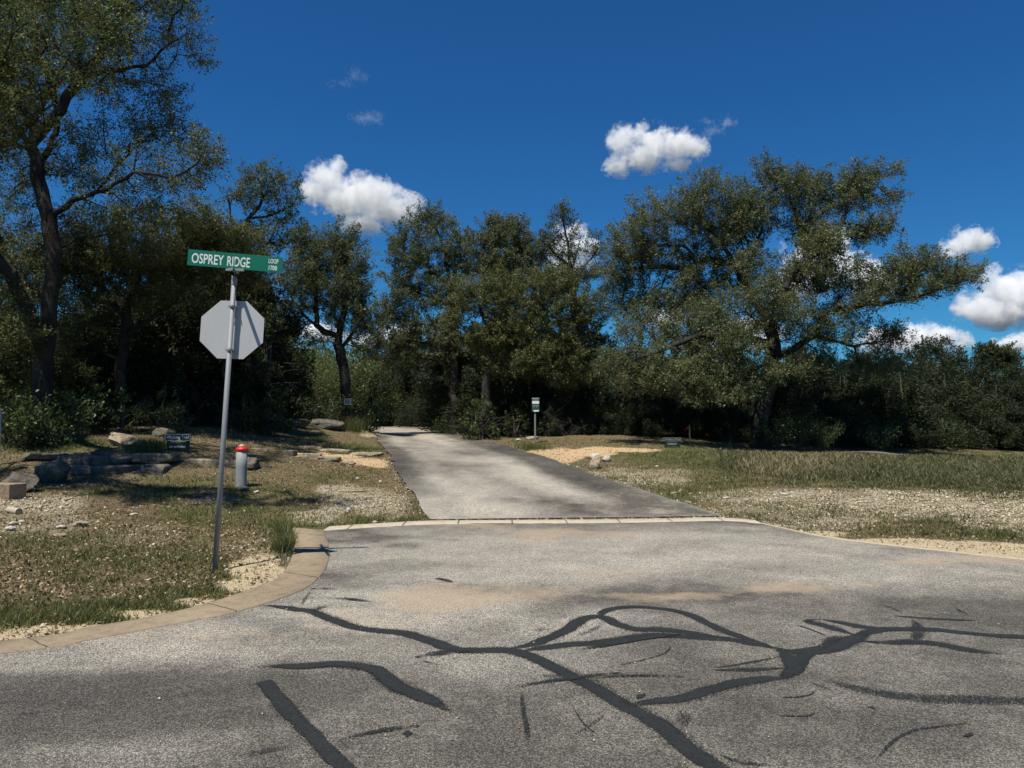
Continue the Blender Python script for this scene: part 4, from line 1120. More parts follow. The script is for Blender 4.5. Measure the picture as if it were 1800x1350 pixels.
for i, (px, d, ty, k, lab) in enumerate([
    (18, 18.6, 715, 1, 'leafy green bush at the foot of the leftmost oak'), (-40, 18.6, 700, 1, 'leafy bush at the far left edge beside the white post'), (125, 19.6, 735, 0, 'leafy bush just right of the leftmost oak trunk'), (45, 17.9, 768, 2, 'low weedy bush above the dark boulder'), (100, 17.9, 770, 2, 'low weedy bush on the ledge under the oak trunk'),
    (1395, 27.4, 728, 1, 'pale leafy bush right of the wide oak trunk'), (1355, 27, 742, 0, 'pale leafy bush at the foot of the wide oak trunk'), (1445, 27.6, 738, 1, 'grey-green bush behind the left end of the right stone ledge'), (1545, 28.4, 735, 0, 'grey-green bush behind the right end of the right stone ledge'),
    (572, 28.2, 708, 0, 'leafy bush on the boulders left of the leaning oak'), (640, 31, 735, 2, 'weedy green bush at the corner of the drive'), (645, 31.5, 735, 2, 'weedy green bush against the drive edge by the leaning oak'), (606, 47, 660, 1, 'sunlit bush behind the leaning oak trunk'), (560, 52, 650, 1, 'distant sunlit bush left behind the leaning oak'), (690, 48.5, 695, 1, 'distant bush at the end of the drive'), (530, 50, 640, 1, 'distant sunlit bush above the boulder pair')]):
    place(BUSH, BUSHH, k, px, d, topH(px, ty, d), lab, 'leafy bushes along the thicket edge', 1.1)

SHRUB = [bush_proto(221, 2.6, 1.5, 5200, .075, 'tall_shrub', MAT_SHRUB), bush_proto(222, 3.2, 1.4, 5600, .075, 'tall_shrub', MAT_SHRUB)]
for i, (px, d, ty, lab) in enumerate([(535, 33, 640, 'sunlit yellow-green shrub right behind the bright gap between the boulders'), (538, 36, 620, 'sunlit yellow-green shrub left of the leaning oak trunk'), (585, 45, 605, 'tall sunlit shrub behind the leaning oak trunk'), (622, 50, 625, 'tall sunlit shrub just right of the leaning oak trunk'), (650, 50, 640, 'sunlit shrub at the very end of the drive'), (676, 50, 655, 'sunlit shrub on the right side of the drive end'), (712, 47, 680, 'olive shrub at the outer verge of the drive bend'), (540, 40, 600, 'tall sunlit shrub below the low pale cloud'), (505, 34, 640, 'olive shrub behind the dark flat boulder by the drive'), (470, 31, 600, 'olive shrub right behind the octagonal sign')]):
    place(SHRUB, [2.6, 3.2], i, px, d, topH(px, ty, d), lab, 'sunlit shrubs around the end of the drive', 1.15)
def brush_proto(seed, R):
    g = np.random.default_rng(seed); mb = MB()
    for k in range(26):
        a = g.uniform(0, 6.28); e = np.array([math.cos(a), math.sin(a), g.uniform(.1, 1.3)]) * R * g.uniform(.5, 1)
        st = np.array([g.normal() * .15, g.normal() * .15, .0]); m1 = st + (e - st) * .5 + g.normal(size=3) * .12
        mb.tube([st, m1, e], [.013, .009, .003], 3, False)
        for j in range(4):
            b = m1 + (e - m1) * g.uniform(0, .9); mb.tube([b, b + g.normal(size=3) * .25 * R], [.006, .002], 3, False)
    return tag(mb.build('dead_brush', MAT_TWIG), 'x', 'brush')
BRUSH = [brush_proto(301, 1.2), brush_proto(302, 1.5)]
for i, (px, d, k, lab) in enumerate([(105, 20.2, 0, 'bare pale dead brush right of the leftmost oak trunk'), (300, 21.5, 1, 'bare dead brush behind the left walking trail sign'), (420, 24.5, 1, 'bare dead brush behind the red-topped marker post'), (560, 28.6, 0, 'bare dead brush behind the boulder pair'), (995, 30, 1, 'bare dead brush right of the green post sign'), (1280, 29.6, 0, 'bare dead brush right of the survey stake'), (1500, 30.2, 1, 'bare dead brush behind the right stone ledge')]):
    place(BRUSH, [1, 1], k, px, d, .72, lab, 'dead brush along the thicket edge', 1.0)

# ------------------------------------------------------------------ rocks
def stone_material(name, a, b, c, sc=1.0):
    m = Mat(name, .92, .15); o = m.obj()
    n = m.noise(o, 3.2 * sc, 6, .65, .4); f = m.noise(o, 38 * sc, 4, .7); g = m.noise(o, 9 * sc, 5, .6)
    col = m.mix(n, a, b)
    col = m.mix(m.ramp(g, [(.48, 0.0), (.66, .85)]), col, c)
    m.color(m.mix(1.0, col, m.ramp(f, [(.25, .55), (.75, 1.3)]), 'MULTIPLY'))
    m.bump(m.math('ADD', f, g), .8, .03)
    return m.m
MAT_ROCKD = stone_material('weathered_dark_limestone', (.115, .100, .080), (.205, .182, .145), (.050, .044, .036))
MAT_ROCKT = stone_material('tan_limestone', (.30, .24, .16), (.42, .35, .25), (.14, .115, .085))
MAT_ROCKW = stone_material('pale_limestone', (.48, .44, .36), (.68, .64, .56), (.30, .26, .19), 2)
_ico = {}
def ico(sub):
    if sub not in _ico:
        bm = bmesh.new(); bmesh.ops.create_icosphere(bm, subdivisions=sub, radius=1.0)
        bm.verts.ensure_lookup_table()
        _ico[sub] = (np.array([v.co[:] for v in bm.verts]), np.array([[v.index for v in f.verts] for f in bm.faces])); bm.free()
    return _ico[sub]
def rock(name, label, cat, loc, size, mat, seed, boxy=0.0, cuts=9, rz=0.0, sub=4, group=None, rough=.06, tilt=(0, 0), near=(.62, .9)):
    g = np.random.default_rng(seed)
    v, f = ico(sub); v = v.copy()
    if boxy:
        e = 2 + 10 * boxy
        v /= (np.abs(v) ** e).sum(1)[:, None] ** (1 / e)
    for k in range(cuts):
        n = g.normal(size=3); n /= np.linalg.norm(n); n *= 1.0; dlim = g.uniform(*near) * (1 + .35 * boxy)
        t = v @ n - dlim; v -= n * np.maximum(t, 0)[:, None]
    v = v * (1 + rough * vnoise(v + seed, 2.6, 3, seed % 50)[:, None] + rough * .5 * vnoise(v + seed, 9, 2, seed % 40)[:, None])
    v[:, 0] *= size[0] / 2; v[:, 1] *= size[1] / 2; v[:, 2] *= size[2] / 2
    R = np.array(Matrix.Rotation(tilt[0], 3, 'X') @ Matrix.Rotation(tilt[1], 3, 'Y')); v = v @ R.T
    zmin = v[:, 2].min(); v[:, 2] -= zmin + .14 * size[2]
    o = mesh_np(name, v, [f], mat, smooth=False)
    o.location = loc; o.rotation_euler = (0, 0, rz)
    return tag(o, label, cat, group)
def rock_px(name, label, cat, px, pyb, d, wpx, hpx, mat, seed, depth=1.0, **k):
    """rock whose foot is seen at px,pyb"""
    p = at(px, pyb) if d is None else onground(px, d)
    p[2] = gz(p[0], p[1]); s = p[1] / F; wd = wpx * s
    return rock(name, label, cat, tuple(p + np.array([0, wd * depth * .35, 0])), (wd * 1.08, wd * depth, hpx * s * 1.16), mat, seed, **k)

rock_px('boulder', 'big rounded dark grey boulder lying in front of the stacked stone ledge', 'boulder', 78, 850, None, 72, 50, MAT_ROCKD, 5, .8, cuts=14, rough=.06, near=(.55, .88))
rock_px('boulder', 'pitted grey boulder at the left edge behind the tan stone block', 'boulder', 18, 866, None, 75, 44, MAT_ROCKD, 21, .8, cuts=14, rough=.10, near=(.5, .85))
rock_px('boulder', 'tan slanting boulder sitting above the stacked ledge under the cedars', 'boulder', 214, 793, 18.0, 80, 40, MAT_ROCKT, 8, .7, cuts=16, rough=.09, tilt=(.1, .2), near=(.45, .8))
rock_px('boulder', 'dark flat boulder left of the bright gap by the drive', 'boulder', 505, 752, 26.5, 60, 16, MAT_ROCKD, 12, .7, boxy=.3)
rock_px('boulder', 'dark pitted boulder between the bright gap and the leaning oak', 'boulder', 575, 752, 27.5, 62, 20, MAT_ROCKD, 14, .6, boxy=.2, rough=.1)
rock_px('boulder', 'small angular grey boulder in the left thicket beside the walking trail sign', 'boulder', 283, 775, 20, 40, 16, MAT_ROCKD, 15, .7)
rock_px('boulder', 'angular pale grey boulder at the edge of the drive where the sandy trail meets it', 'boulder', 1048, 824, None, 36, 25, MAT_ROCKT, 33, .7, cuts=16, tilt=(0, -.5), near=(.4, .75))
rock_px('rock', 'smaller pale rock tucked right behind the angular drive-edge boulder', 'rock', 1066, 812, None, 16, 12, MAT_ROCKW, 35, .8)
rock_px('rock', 'pale rock left behind the angular drive-edge boulder', 'rock', 1045, 806, None, 22, 10, MAT_ROCKW, 36, .8)
rock_px('rock', 'small white rock at the verge left of the green post sign', 'rock', 911, 775, None, 9, 5, MAT_ROCKW, 37, .8)
rock_px('rock', 'flat grey rock behind the foot of the green post sign', 'rock', 937, 775, 28.2, 28, 6, MAT_ROCKT, 38, .7)
# stacked ledge stones left of the lawn
def ledge(px0, px1, pyb, hpx, d, seed, label, group, mat=MAT_ROCKD, lift=0.0, depth=.55, name='ledge_stone'):
    a = onground(px0, d); b = onground(px1, d); c = (a + b) / 2
    L = np.linalg.norm(b - a)
    zb = P((px0 + px1) / 2, pyb, d)[2]
    h = hpx * d / F
    return rock(name, label, 'ledge stone', (c[0], c[1] + depth * .3, zb + .0), (L * 1.06, depth, h * 1.3), mat, seed, boxy=.8, cuts=8, near=(.6, .95), rz=RNG.uniform(-.05, .05), rough=.05, group=group)
GL = 'stacked ledge stones on the left lawn'
for i, (a, b, pyb, h, d, lab) in enumerate([
    (100, 164, 842, 20, 15.9, 'lower ledge stone touching the big dark boulder'), (160, 238, 842, 20, 16.0, 'longest ledge stone of the lower course'), (236, 290, 840, 20, 16.1, 'lower ledge stone at the right end of the stack'),
    (104, 163, 820, 17, 16.3, 'top ledge stone nearest the big dark boulder'), (161, 233, 819, 17, 16.4, 'long top ledge stone in the middle of the stack'), (230, 304, 816, 17, 16.5, 'overhanging top ledge stone at the right end of the stack'), (40, 106, 806, 8, 16.6, 'thin ledge stone above the big dark boulder')]):
    ledge(a, b, pyb, h, d, 40 + i, lab, GL)
GT = 'ledge stones edging the left sandy trail'
for i, (a, b, pyb, h, d, lab) in enumerate([
    (305, 392, 823, 14, 17.0, 'ledge stone on the lawn just left of the tall octagon post'), (400, 450, 822, 15, 17.0, 'dark ledge stone behind the red-topped marker post'),
    (328, 396, 797, 10, 18.6, 'ledge stone at the foot of the left walking trail sign'), (398, 470, 795, 6, 19.4, 'thin ledge stone behind the top of the red-topped marker post'), (492, 519, 803, 10, 19.6, 'blocky stone at the left end of the sandy trail'),
    (522, 561, 807, 8, 19.6, 'near-side trail stone beside the blocky end stone'), (562, 600, 812, 8, 19.3, 'middle near-side stone along the left sandy trail'), (600, 624, 817, 6, 19.0, 'last near-side stone of the left sandy trail'),
    (525, 565, 791, 6, 21.6, 'far-side trail stone at the left end'), (563, 615, 796, 6, 21.4, 'far-side trail stone in the middle'), (613, 672, 801, 5, 21.2, 'far-side trail stone reaching toward the drive')]):
    ledge(a, b, pyb, h, d, 60 + i, lab, GT, depth=.4, mat=MAT_ROCKD if i in (1, 4) else MAT_ROCKT)
GR = 'flat stones along the right thicket'
for i, (a, b, pyb, h, d, lab) in enumerate([(1428, 1500, 804, 8, 27.3, 'left grey ledge stone behind the tall grass on the right'), (1500, 1580, 804, 9, 27.3, 'right grey ledge stone behind the tall grass on the right'), (1215, 1330, 792, 3, 27.0, 'thin stone edge behind the survey stake'),
                                        (970, 1010, 791, 4, 25.6, 'low pale edging stone left along the right sandy trail'), (1008, 1062, 787, 4, 26.2, 'low pale edging stone right along the right sandy trail')]):
    ledge(a, b, pyb, h, d, 80 + i, lab, GR, MAT_ROCKT if i > 1 else MAT_ROCKD, depth=.45)
# loose pale rocks one can pick out on the lawns
for i, (px, py, wp, hp, mat, lab) in enumerate([
    (14, 932, 20, 9, MAT_ROCKW, 'flat pale slab lying low at the left edge of the lawn'), (21, 921, 18, 7, MAT_ROCKW, 'pale slab just behind the flat slab at the left edge'), (35, 918, 12, 6, MAT_ROCKW, 'pale chunk right of the slabs at the left edge'),
    (136, 926, 30, 10, MAT_ROCKT, 'low tan dome of rock in the left lawn'), (104, 930, 18, 7, MAT_ROCKW, 'white rock just left of the low tan dome'), (98, 942, 28, 6, MAT_ROCKT, 'sunken tan rock in front of the low tan dome'), (118, 904, 6, 5, MAT_ROCKW, 'small round white rock beyond the tan dome'),
    (234, 903, 14, 4, MAT_ROCKW, 'thin white stone chip in the middle of the left lawn'), (258, 972, 10, 4, MAT_ROCKW, 'small white stone halfway to the tall octagon post'),
    (398, 1003, 9, 6, MAT_ROCKW, 'small white stone at the foot of the tall octagon post'), (428, 864, 16, 7, MAT_ROCKT, 'grey stone right at the foot of the red-topped marker post'), (450, 867, 10, 6, MAT_ROCKW, 'white stone right of the red-topped marker post'),
    (612, 898, 8, 7, MAT_ROCKW, 'round white rock on the gravel left of the drive'), (658, 921, 10, 6, MAT_ROCKW, 'white rock on the concrete header left of the drive'), (612, 864, 60, 2, MAT_ROCKT, 'thin flat stone sunk in the gravel left of the drive'),
    (628, 844, 7, 5, MAT_ROCKW, 'white rock high on the gravel left of the drive'), (668, 848, 7, 4, MAT_ROCKW, 'white rock on the gravel nearest the drive'),
    (1155, 821, 7, 4, MAT_ROCKW, 'single white rock in front of the right walking trail sign'), (1277, 879, 12, 5, MAT_ROCKW, 'white rock on the right bank nearest the concrete header'), (1312, 882, 9, 5, MAT_ROCKW, 'white rock right of the one nearest the header'), (1380, 870, 14, 6, MAT_ROCKW, 'pale slab in the middle of the right bank'),
    (1186, 868, 16, 4, MAT_ROCKT, 'flat tan stone low on the bank by the drive'), (1594, 907, 8, 5, MAT_ROCKW, 'white stone in the green patch of the right bank'), (1735, 890, 9, 4, MAT_ROCKW, 'white stone high on the right bank'), (1790, 866, 9, 4, MAT_ROCKW, 'white stone at the front of the tall grass')]):
    rock_px('rock', lab, 'rock', px, py, None, wp, hp, mat, 120 + i, .8, sub=3, group='loose pale rocks on the lawns')

# sawn stone block at the left edge, and a stub of pipe
p = at(5, 878)
MAT_BLOCK = stone_material('sawn_stone', (.30, .22, .14), (.36, .28, .19), (.22, .16, .10))
mb = MB(); s = p[1] / F
mb.box((0, 0, .12), (.62, .34, .30)); mb.box((.02, .16, .245), (.56, .02, .02))
o = mb.build('stone_block', MAT_BLOCK, bevel=.012); o.location = (p[0] - .1, p[1] + .16, gz(p[0], p[1]) - .02); o.rotation_euler = (0, 0, math.radians(-14))
tag(o, 'sawn tan stone block lying on the lawn at the left edge of the photo', 'stone block')

def simple(name, c, rough=.6, spec=.4, metal=0.0, var=.15, sc=6, streak=False):
    m = Mat(name, rough, spec); o = m.obj()
    n = m.noise(m.mapping(o, (1, 1, .25)) if streak else o, sc, 5, .65)
    d = tuple(x * (1 - var * 1.6) for x in c); l = tuple(min(1, x * (1 + var)) for x in c)
    m.color(m.mix(n, d, l)); m.b.inputs['Metallic'].default_value = metal
    f = m.noise(o, 40, 3); m.put(m.b.inputs['Roughness'], m.math('ADD', m.math('MULTIPLY', f, .25), rough - .12))
    return m.m
M_GALV = simple('galvanised_steel', (.235, .245, .25), .6, .35, .15, .14, 9, True)
M_ALU = simple('sign_back_aluminium', (.425, .428, .42), .55, .45, .2, .09, 5, True)
M_GREEN = simple('street_sign_green', (.003, .145, .088), .4, .4, 0, .08)
M_DKGREEN = simple('trail_sign_green', (.010, .032, .024), .6, .3)
M_WHITE = simple('sign_white', (.74, .74, .70), .5, .4, 0, .06)
M_RED = simple('red_plastic', (.62, .018, .012), .4, .5, 0, .1)
M_GREYP = simple('weathered_grey_plastic', (.26, .275, .255), .6, .35, 0, .12, 5, True)
M_BLACK = simple('dark_print', (.02, .022, .022), .7, .2)
M_WOOD = simple('stake_wood', (.50, .30, .16), .8, .2, 0, .2, 20, True)
M_RIBBON = simple('red_ribbon', (.55, .05, .035), .7, .2)
M_OLIVEP = simple('olive_grey_post', (.20, .21, .165), .6, .3, 0, .15, 10, True)
M_WPAINT = simple('white_painted_post', (.52, .53, .52), .6, .3, 0, .1)
M_TERRA = simple('clay_pipe', (.42, .36, .28), .8, .2)

def text(name, body, width, height, center, mat, parent, bold=0.0, align='CENTER', y=0.0):
    """flat lettering in the x,z plane facing -y, fitted to width x height"""
    cu = bpy.data.curves.new(name, 'FONT'); cu.body = body; cu.align_x = 'LEFT'; cu.size = 1.0; cu.extrude = 0.0; cu.offset = bold; cu.resolution_u = 3
    tmp = bpy.data.objects.new(name, cu); COL.objects.link(tmp)
    bpy.context.view_layer.update()
    dg = bpy.context.evaluated_depsgraph_get()
    me = bpy.data.meshes.new_from_object(tmp.evaluated_get(dg))
    bpy.data.objects.remove(tmp)
    n = len(me.vertices); c = np.zeros(n * 3, np.float32); me.vertices.foreach_get('co', c); c = c.reshape(-1, 3)
    lo = c.min(0); hi = c.max(0)
    x = (c[:, 0] - lo[0]) / (hi[0] - lo[0]) - .5; z = (c[:, 1] - lo[1]) / (hi[1] - lo[1]) - .5
    out = np.column_stack([center[0] + x * width, np.full(n, y), center[1] + z * height]).astype(np.float32)
    me.vertices.foreach_set('co', out.ravel()); me.update()
    me.materials.clear(); me.materials.append(mat)
    o = bpy.data.objects.new(name, me); COL.objects.link(o); o.parent = parent
    return o

# ------------------------------------------------------------------ octagon sign with street names
base = onground(384, 8.67); base[2] = gz(base[0], base[1])
topw = P(411.5, 497, 8.80)
ax = Vector(topw - base); plen = ax.length
root = thing('street_sign_post', 'tall grey pole with the back of an octagon sign and a green street name blade', 'street sign', tuple(base))
root.rotation_euler = ax.to_track_quat('Z', 'Y').to_euler()
# keep the local frame facing the camera: rebuild with x across, z along the pole
zx = ax.normalized(); xx = Vector((1, 0, 0)); xx = (xx - zx * xx.dot(zx)).normalized(); yy = zx.cross(xx)
root.rotation_euler = Matrix((xx, yy, zx)).transposed().to_euler()
mb = MB(); mb.tube([(0, 0, -.35), (0, 0, plen)], .030, 20); mb.tube([(0, 0, plen), (0, 0, plen + .015)], [.030, .018], 20)
mb.build('pole', M_GALV, root, bevel=0, smooth=True)
def loc_z(py): return (P(400, py, 8.75)[2] - base[2]) / zx.z
oc = MB(); Rz = (loc_z(525.5) - loc_z(629)) / 2; zc = (loc_z(525.5) + loc_z(629)) / 2
Ro = .5 * 113 * 8.75 / F
ang = [math.radians(22.5 + 45 * k) for k in range(8)]
def octo(sc): return [(math.cos(t) * Ro * sc / math.cos(math.radians(22.5)) - .018, math.sin(t) * Rz * sc / math.cos(math.radians(22.5)) + zc) for t in ang]
oc.prism(octo(1), .080, .0835)
rootp = oc.build('octagon_plate', M_ALU, root); rootp.rotation_euler = (0, 0, 0)
of = MB(); of.prism(octo(.985), .0840, .0848); of.build('red_face', M_RED, rootp)
bl = MB()
for zb in (loc_z(538), loc_z(615)):
    bl = MB(); bl.tube([(0, 0, zb - .014), (0, 0, zb + .014)], .0335, 20); bl.box((.0, .0555, zb), (.045, .047, .028)); bl.box((.0, .034, zb), (.11, .010, .026)); bl.box((0, -.036, zb), (.03, .012, .02)); bl.tube([(.045, .02, zb), (.045, -.012, zb)], .006, 8); bl.tube([(-.045, .02, zb), (-.045, -.012, zb)], .006, 8)
    bl.build('clamp', M_GALV, root)
# cap and cross blade seen edge-on, then the green blade above
cb = MB(); cb.tube([(0, 0, plen - .03), (0, 0, plen + .04)], .034, 16); cb.box((0, 0, plen + .055), (.022, .13, .035)); cb.build('cap_bracket', M_GALV, root, bevel=.003)
cross = MB(); z0 = plen + .05; z1 = loc_z(474) + .0
cross.box((.0, -.12, (z0 + z1) / 2), (.0035, .92, z1 - z0))
crosso = cross.build('cross_blade', M_GREEN, root, bevel=.001); crosso.rotation_euler = (0, 0, math.radians(20.5))
crosso['label'] = 'second street name blade turned edge-on to the camera'
rb = MB(); rb.box((0, 0, z1 + .008), (.22, .026, .03)); rb.box((0, 0, z1 - .005), (.026, .2, .03)); rb.build('blade_bracket', M_GALV, root, bevel=.003)
# green blade: corners measured in the photograph
c_l = P(329, 438, 8.72); d_l = P(329, 466, 8.72); c_r = P(496, 452, 8.90)
mid = (P(330, 452, 8.72) + P(496, 466, 8.90)) / 2
bx = Vector(P(496, 466, 8.90) - P(330, 452, 8.72)); bwid = bx.length; bx.normalize()
bz = Vector((0, 0, 1)); bz = (bz - bx * bz.dot(bx)).normalized(); by = bz.cross(bx)
Rw = Matrix((bx, by, bz)).transposed().to_4x4(); Rw.translation = Vector(mid)
bhei = 28.0 * 8.8 / F
b1 = MB(); b1.box((0, 0, 0), (bwid, .0035, bhei)); blade = b1.build('street_name_blade', M_GREEN, root, bevel=.0012)
bpy.context.view_layer.update()
blade.matrix_parent_inverse = Matrix.Identity(4)
rootM = Matrix.Translation(Vector(base)) @ root.rotation_euler.to_matrix().to_4x4()
blade.matrix_local = rootM.inverted() @ Rw
yb = -.0026
text('lettering', 'OSPREY', .335 * bwid, .64 * bhei, (-.5 * bwid + (.042 + .168) * bwid, -.02 * bhei), M_WHITE, blade, .012, y=yb)
text('lettering', 'RIDGE', .24 * bwid, .64 * bhei, (-.5 * bwid + (.415 + .12) * bwid, -.03 * bhei), M_WHITE, blade, .012, y=yb)
text('lettering', 'LOOP', .105 * bwid, .30 * bhei, (.5 * bwid - .095 * bwid, .20 * bhei), M_WHITE, blade, .018, y=yb)
text('lettering', '1700', .090 * bwid, .30 * bhei, (.5 * bwid - .097 * bwid, -.24 * bhei), M_WHITE, blade, .018, y=yb)

# ------------------------------------------------------------------ utility marker post
p = at(424, 857); p[2] = gz(p[0], p[1]); s = p[1] / F
root = thing('marker_post', 'grey plastic utility marker post with a bright red cap band on the left lawn', 'marker post', tuple(p))
H = 71 * s; r = 9.7 * s
mb = MB(); mb.tube([(0, 0, -.08), (0, 0, .02), (-.005, 0, H * .5), (0, 0, H * .90)], [r * 1.0, r * .96, r * .98, r * .99], 24); mb.build('tube', M_GREYP, root, smooth=True)
mb = MB(); mb.tube([(0, 0, H * .885), (0, 0, H * .9), (0, 0, H * .955), (0, 0, H * .985)], [r * 1.02, r * 1.10, r * 1.10, r * .75], 24); mb.build('red_cap', M_RED, root, smooth=True)
mb = MB(); mb.tube([(0, 0, H * .98), (0, 0, H * 1.02), (0, 0, H * 1.05)], [r * .55, r * .5, r * .3], 16); mb.build('top_knob', M_TERRA, root, smooth=True)

# ------------------------------------------------------------------ walking trail signs
M_TEXT = simple('faded_sign_paint', (.60, .63, .58), .7, .2)
def trail_sign(px, pyb, d, wpx, hpx, label, second):
    p = onground(px, d); p[2] = P(px, pyb, d)[2] - .02
    g = gz(p[0], p[1]); s = d / F
    root = thing('walking_trail_sign', label, 'sign', tuple(p))
    W_ = wpx * s; Hh = hpx * s
    for x in (-.36 * W_, .36 * W_):
        m = MB(); m.box((x, .028, (Hh + g - p[2] - .1) / 2), (.075, .045, Hh - (g - p[2]) + .1)); m.build('post', M_DKGREEN, root, bevel=.004)
    ph = .36 * Hh
    m = MB(); m.box((0, 0, Hh - ph / 2), (W_, .02, ph)); pl = m.build('name_board', M_DKGREEN, root, bevel=.003)
    fr = MB(); z0 = Hh - ph + .012; z1 = Hh - .012; x1 = W_ / 2 - .012; t = .011
    for c, sz in (((0, -.0125, z0 + t / 2), (2 * x1, .004, t)), ((0, -.0125, z1 - t / 2), (2 * x1, .004, t)), ((-x1 + t / 2, -.0125, (z0 + z1) / 2), (t, .004, z1 - z0 - 2 * t)), ((x1 - t / 2, -.0125, (z0 + z1) / 2), (t, .004, z1 - z0 - 2 * t))):
        fr.box(c, sz)
    mt = M_TEXT if second else M_GREYP
    fr.build('border', mt, pl)
    text('lettering', 'Walking Trail', W_ * .84, ph * .56, (0, Hh - ph * .53), mt, pl, .012, y=-.0125)
    m = MB(); m.box((-.02 * W_, .0, Hh - ph - .02 - .20 * Hh), (W_ * .62, .016, .38 * Hh)); lo = m.build('rule_board', M_DKGREEN, root, bevel=.003)
    if second:
        text('lettering', 'no vehicles', W_ * .60, ph * .30, (-.02 * W_, Hh - ph - .26 * Hh), M_WHITE, lo, .01, y=-.010)
        sy = MB(); sy.tube([(-.02 * W_ - .03, -.011, Hh - ph - .1 * Hh), (-.02 * W_ + .03, -.011, Hh - ph - .1 * Hh)], .006, 6); sy.tube([(-.02 * W_, -.011, Hh - ph - .06 * Hh), (-.02 * W_, -.011, Hh - ph - .12 * Hh)], .006, 6); sy.build('symbol', M_GALV, lo)
    else:
        for k, (zz, ww) in enumerate(((.10, .5), (.16, .56), (.22, .4))):
            m = MB(); m.box((-.02 * W_, -.0095, Hh - ph - .02 - zz * Hh), (W_ * ww, .003, .014)); m.build('print_line', M_GREYP, lo)
    return root
trail_sign(314.5, 797, 17.6, 46.5, 36, 'dark green walking trail sign with no vehicles board beside the left stone ledge', True)
trail_sign(1181, 788, 24.8, 32, 20, 'dark green walking trail sign standing in the grass on the right', False)

# ------------------------------------------------------------------ green post sign by the drive
d = 27.0; p = at(940.5, 776) if False else onground(940.5, d); p[2] = gz(p[0], p[1]); s = d / F
root = thing('post_sign', 'slim olive post carrying a small green and white notice box beside the drive', 'post sign', tuple(p))
zt = P(942, 699, d)[2] - p[2]; zb = P(942, 724, d)[2] - p[2]; W_ = 13.2 * s
mb = MB(); mb.box((0, .03, (zt - .1 - .25) / 2), (.062, .045, zt - .1 + .25)); mb.build('post', M_OLIVEP, root, bevel=.006)
mb = MB(); mb.box((.02, 0, (zt + zb) / 2), (W_, .05, zt - zb)); pl = mb.build('notice_box', simple('notice_green', (.012, .075, .05), .5, .4), root, bevel=.004)
Hb = zt - zb
for z0, z1, wf, mat, nm in ((.90, .985, .96, M_GREYP, 'header_strip'), (.575, .76, .92, M_WHITE, 'white_panel'), (.02, .13, .70, M_WHITE, 'white_label')):
    m = MB(); m.box((.02 + (.0 if wf > .8 else .02), -.0275, zb + Hb * (z0 + z1) / 2), (W_ * wf, .004, Hb * (z1 - z0))); m.build(nm, mat, pl)
m = MB()
for k in range(7):
    x = .02 + W_ * (-.36 + .12 * k); h = Hb * (.10 + .05 * ((k * 5) % 3))
    m.box((x, -.0272, zb + Hb * .50 - h / 2), (W_ * .06, .003, h))
m.build('pictograms', M_GREYP, pl)
m = MB(); m.box((.02, -.0275, zb + Hb * .83), (W_ * .7, .003, Hb * .05)); m.build('heading_line', M_GREYP, pl)

# ------------------------------------------------------------------ survey stake with ribbon
d = 26.3; p = onground(1211.5, d); p[2] = gz(p[0], p[1]); s = d / F; Hs = P(1211, 747, d)[2] - p[2]
root = thing('survey_stake', 'thin wooden survey stake with a red ribbon beside the right walking trail sign', 'stake', tuple(p))
mb = MB(); mb.prism([(-.026, -.1), (.026, -.1), (.024, Hs - .03), (0, Hs), (-.024, Hs - .03)], -.012, .012); mb.build('stake', M_WOOD, root)
mb = MB(); mb.tube([(0, 0, Hs - .075), (0, 0, Hs - .02)], .022, 8); L = 8.5 * s
v = [(0, -.012, Hs - .03), (-.5 * L, -.03, Hs - .10), (-L, -.02, Hs - .19)]
for a, b in zip(v[:-1], v[1:]):
    mb.add([(a[0], a[1], a[2] + .02), (b[0], b[1], b[2] + .022), (b[0], b[1], b[2] - .022), (a[0], a[1], a[2] - .02), (a[0], a[1] + .004, a[2] + .02), (b[0], b[1] + .004, b[2] + .022), (b[0], b[1] + .004, b[2] - .022), (a[0], a[1] + .004, a[2] - .02)],
           [(0, 1, 2, 3), (7, 6, 5, 4), (0, 4, 5, 1), (3, 2, 6, 7), (1, 5, 6, 2), (0, 3, 7, 4)])
mb.build('ribbon', M_RIBBON, root)

# ------------------------------------------------------------------ notice on the leaning oak
c = P(611, 706, 29.5); s = 29.6 / F
root = thing('notice_board', 'small off-white notice nailed to the trunk of the leaning oak', 'notice', tuple(c))
w2 = 6.4 * s; h2 = 5.4 * s
m = MB(); m.box((0, 0, 0), (2 * w2, .012, 2 * h2)); pl = m.build('plate', simple('notice_plate', (.70, .68, .65), .6, .3), root, bevel=.002)
m = MB()
for k, (z, wf) in enumerate(((.62, .8), (.30, .66), (.02, .74), (-.30, .8), (-.62, .6))):
    m.box((0, -.0075, z * h2), (2 * w2 * wf, .003, h2 * .15))
m.build('print', M_BLACK, pl)

# ------------------------------------------------------------------ white post at the left edge
d = 15.6; p = onground(-2, d); p[2] = gz(p[0], p[1]); s = d / F; H = P(0, 721, d)[2] - p[2]
root = thing('white_post', 'white painted post with a flat cap cut off by the left edge of the photo', 'post', tuple(p))
m = MB(); m.box((-.02, 0, H / 2 - .1), (.11, .11, H + .16)); m.build('shaft', M_WPAINT, root, bevel=.006)
m = MB(); m.box((-.02, 0, H - .005), (.15, .15, .03)); m.build('cap', M_WPAINT, root, bevel=.005)

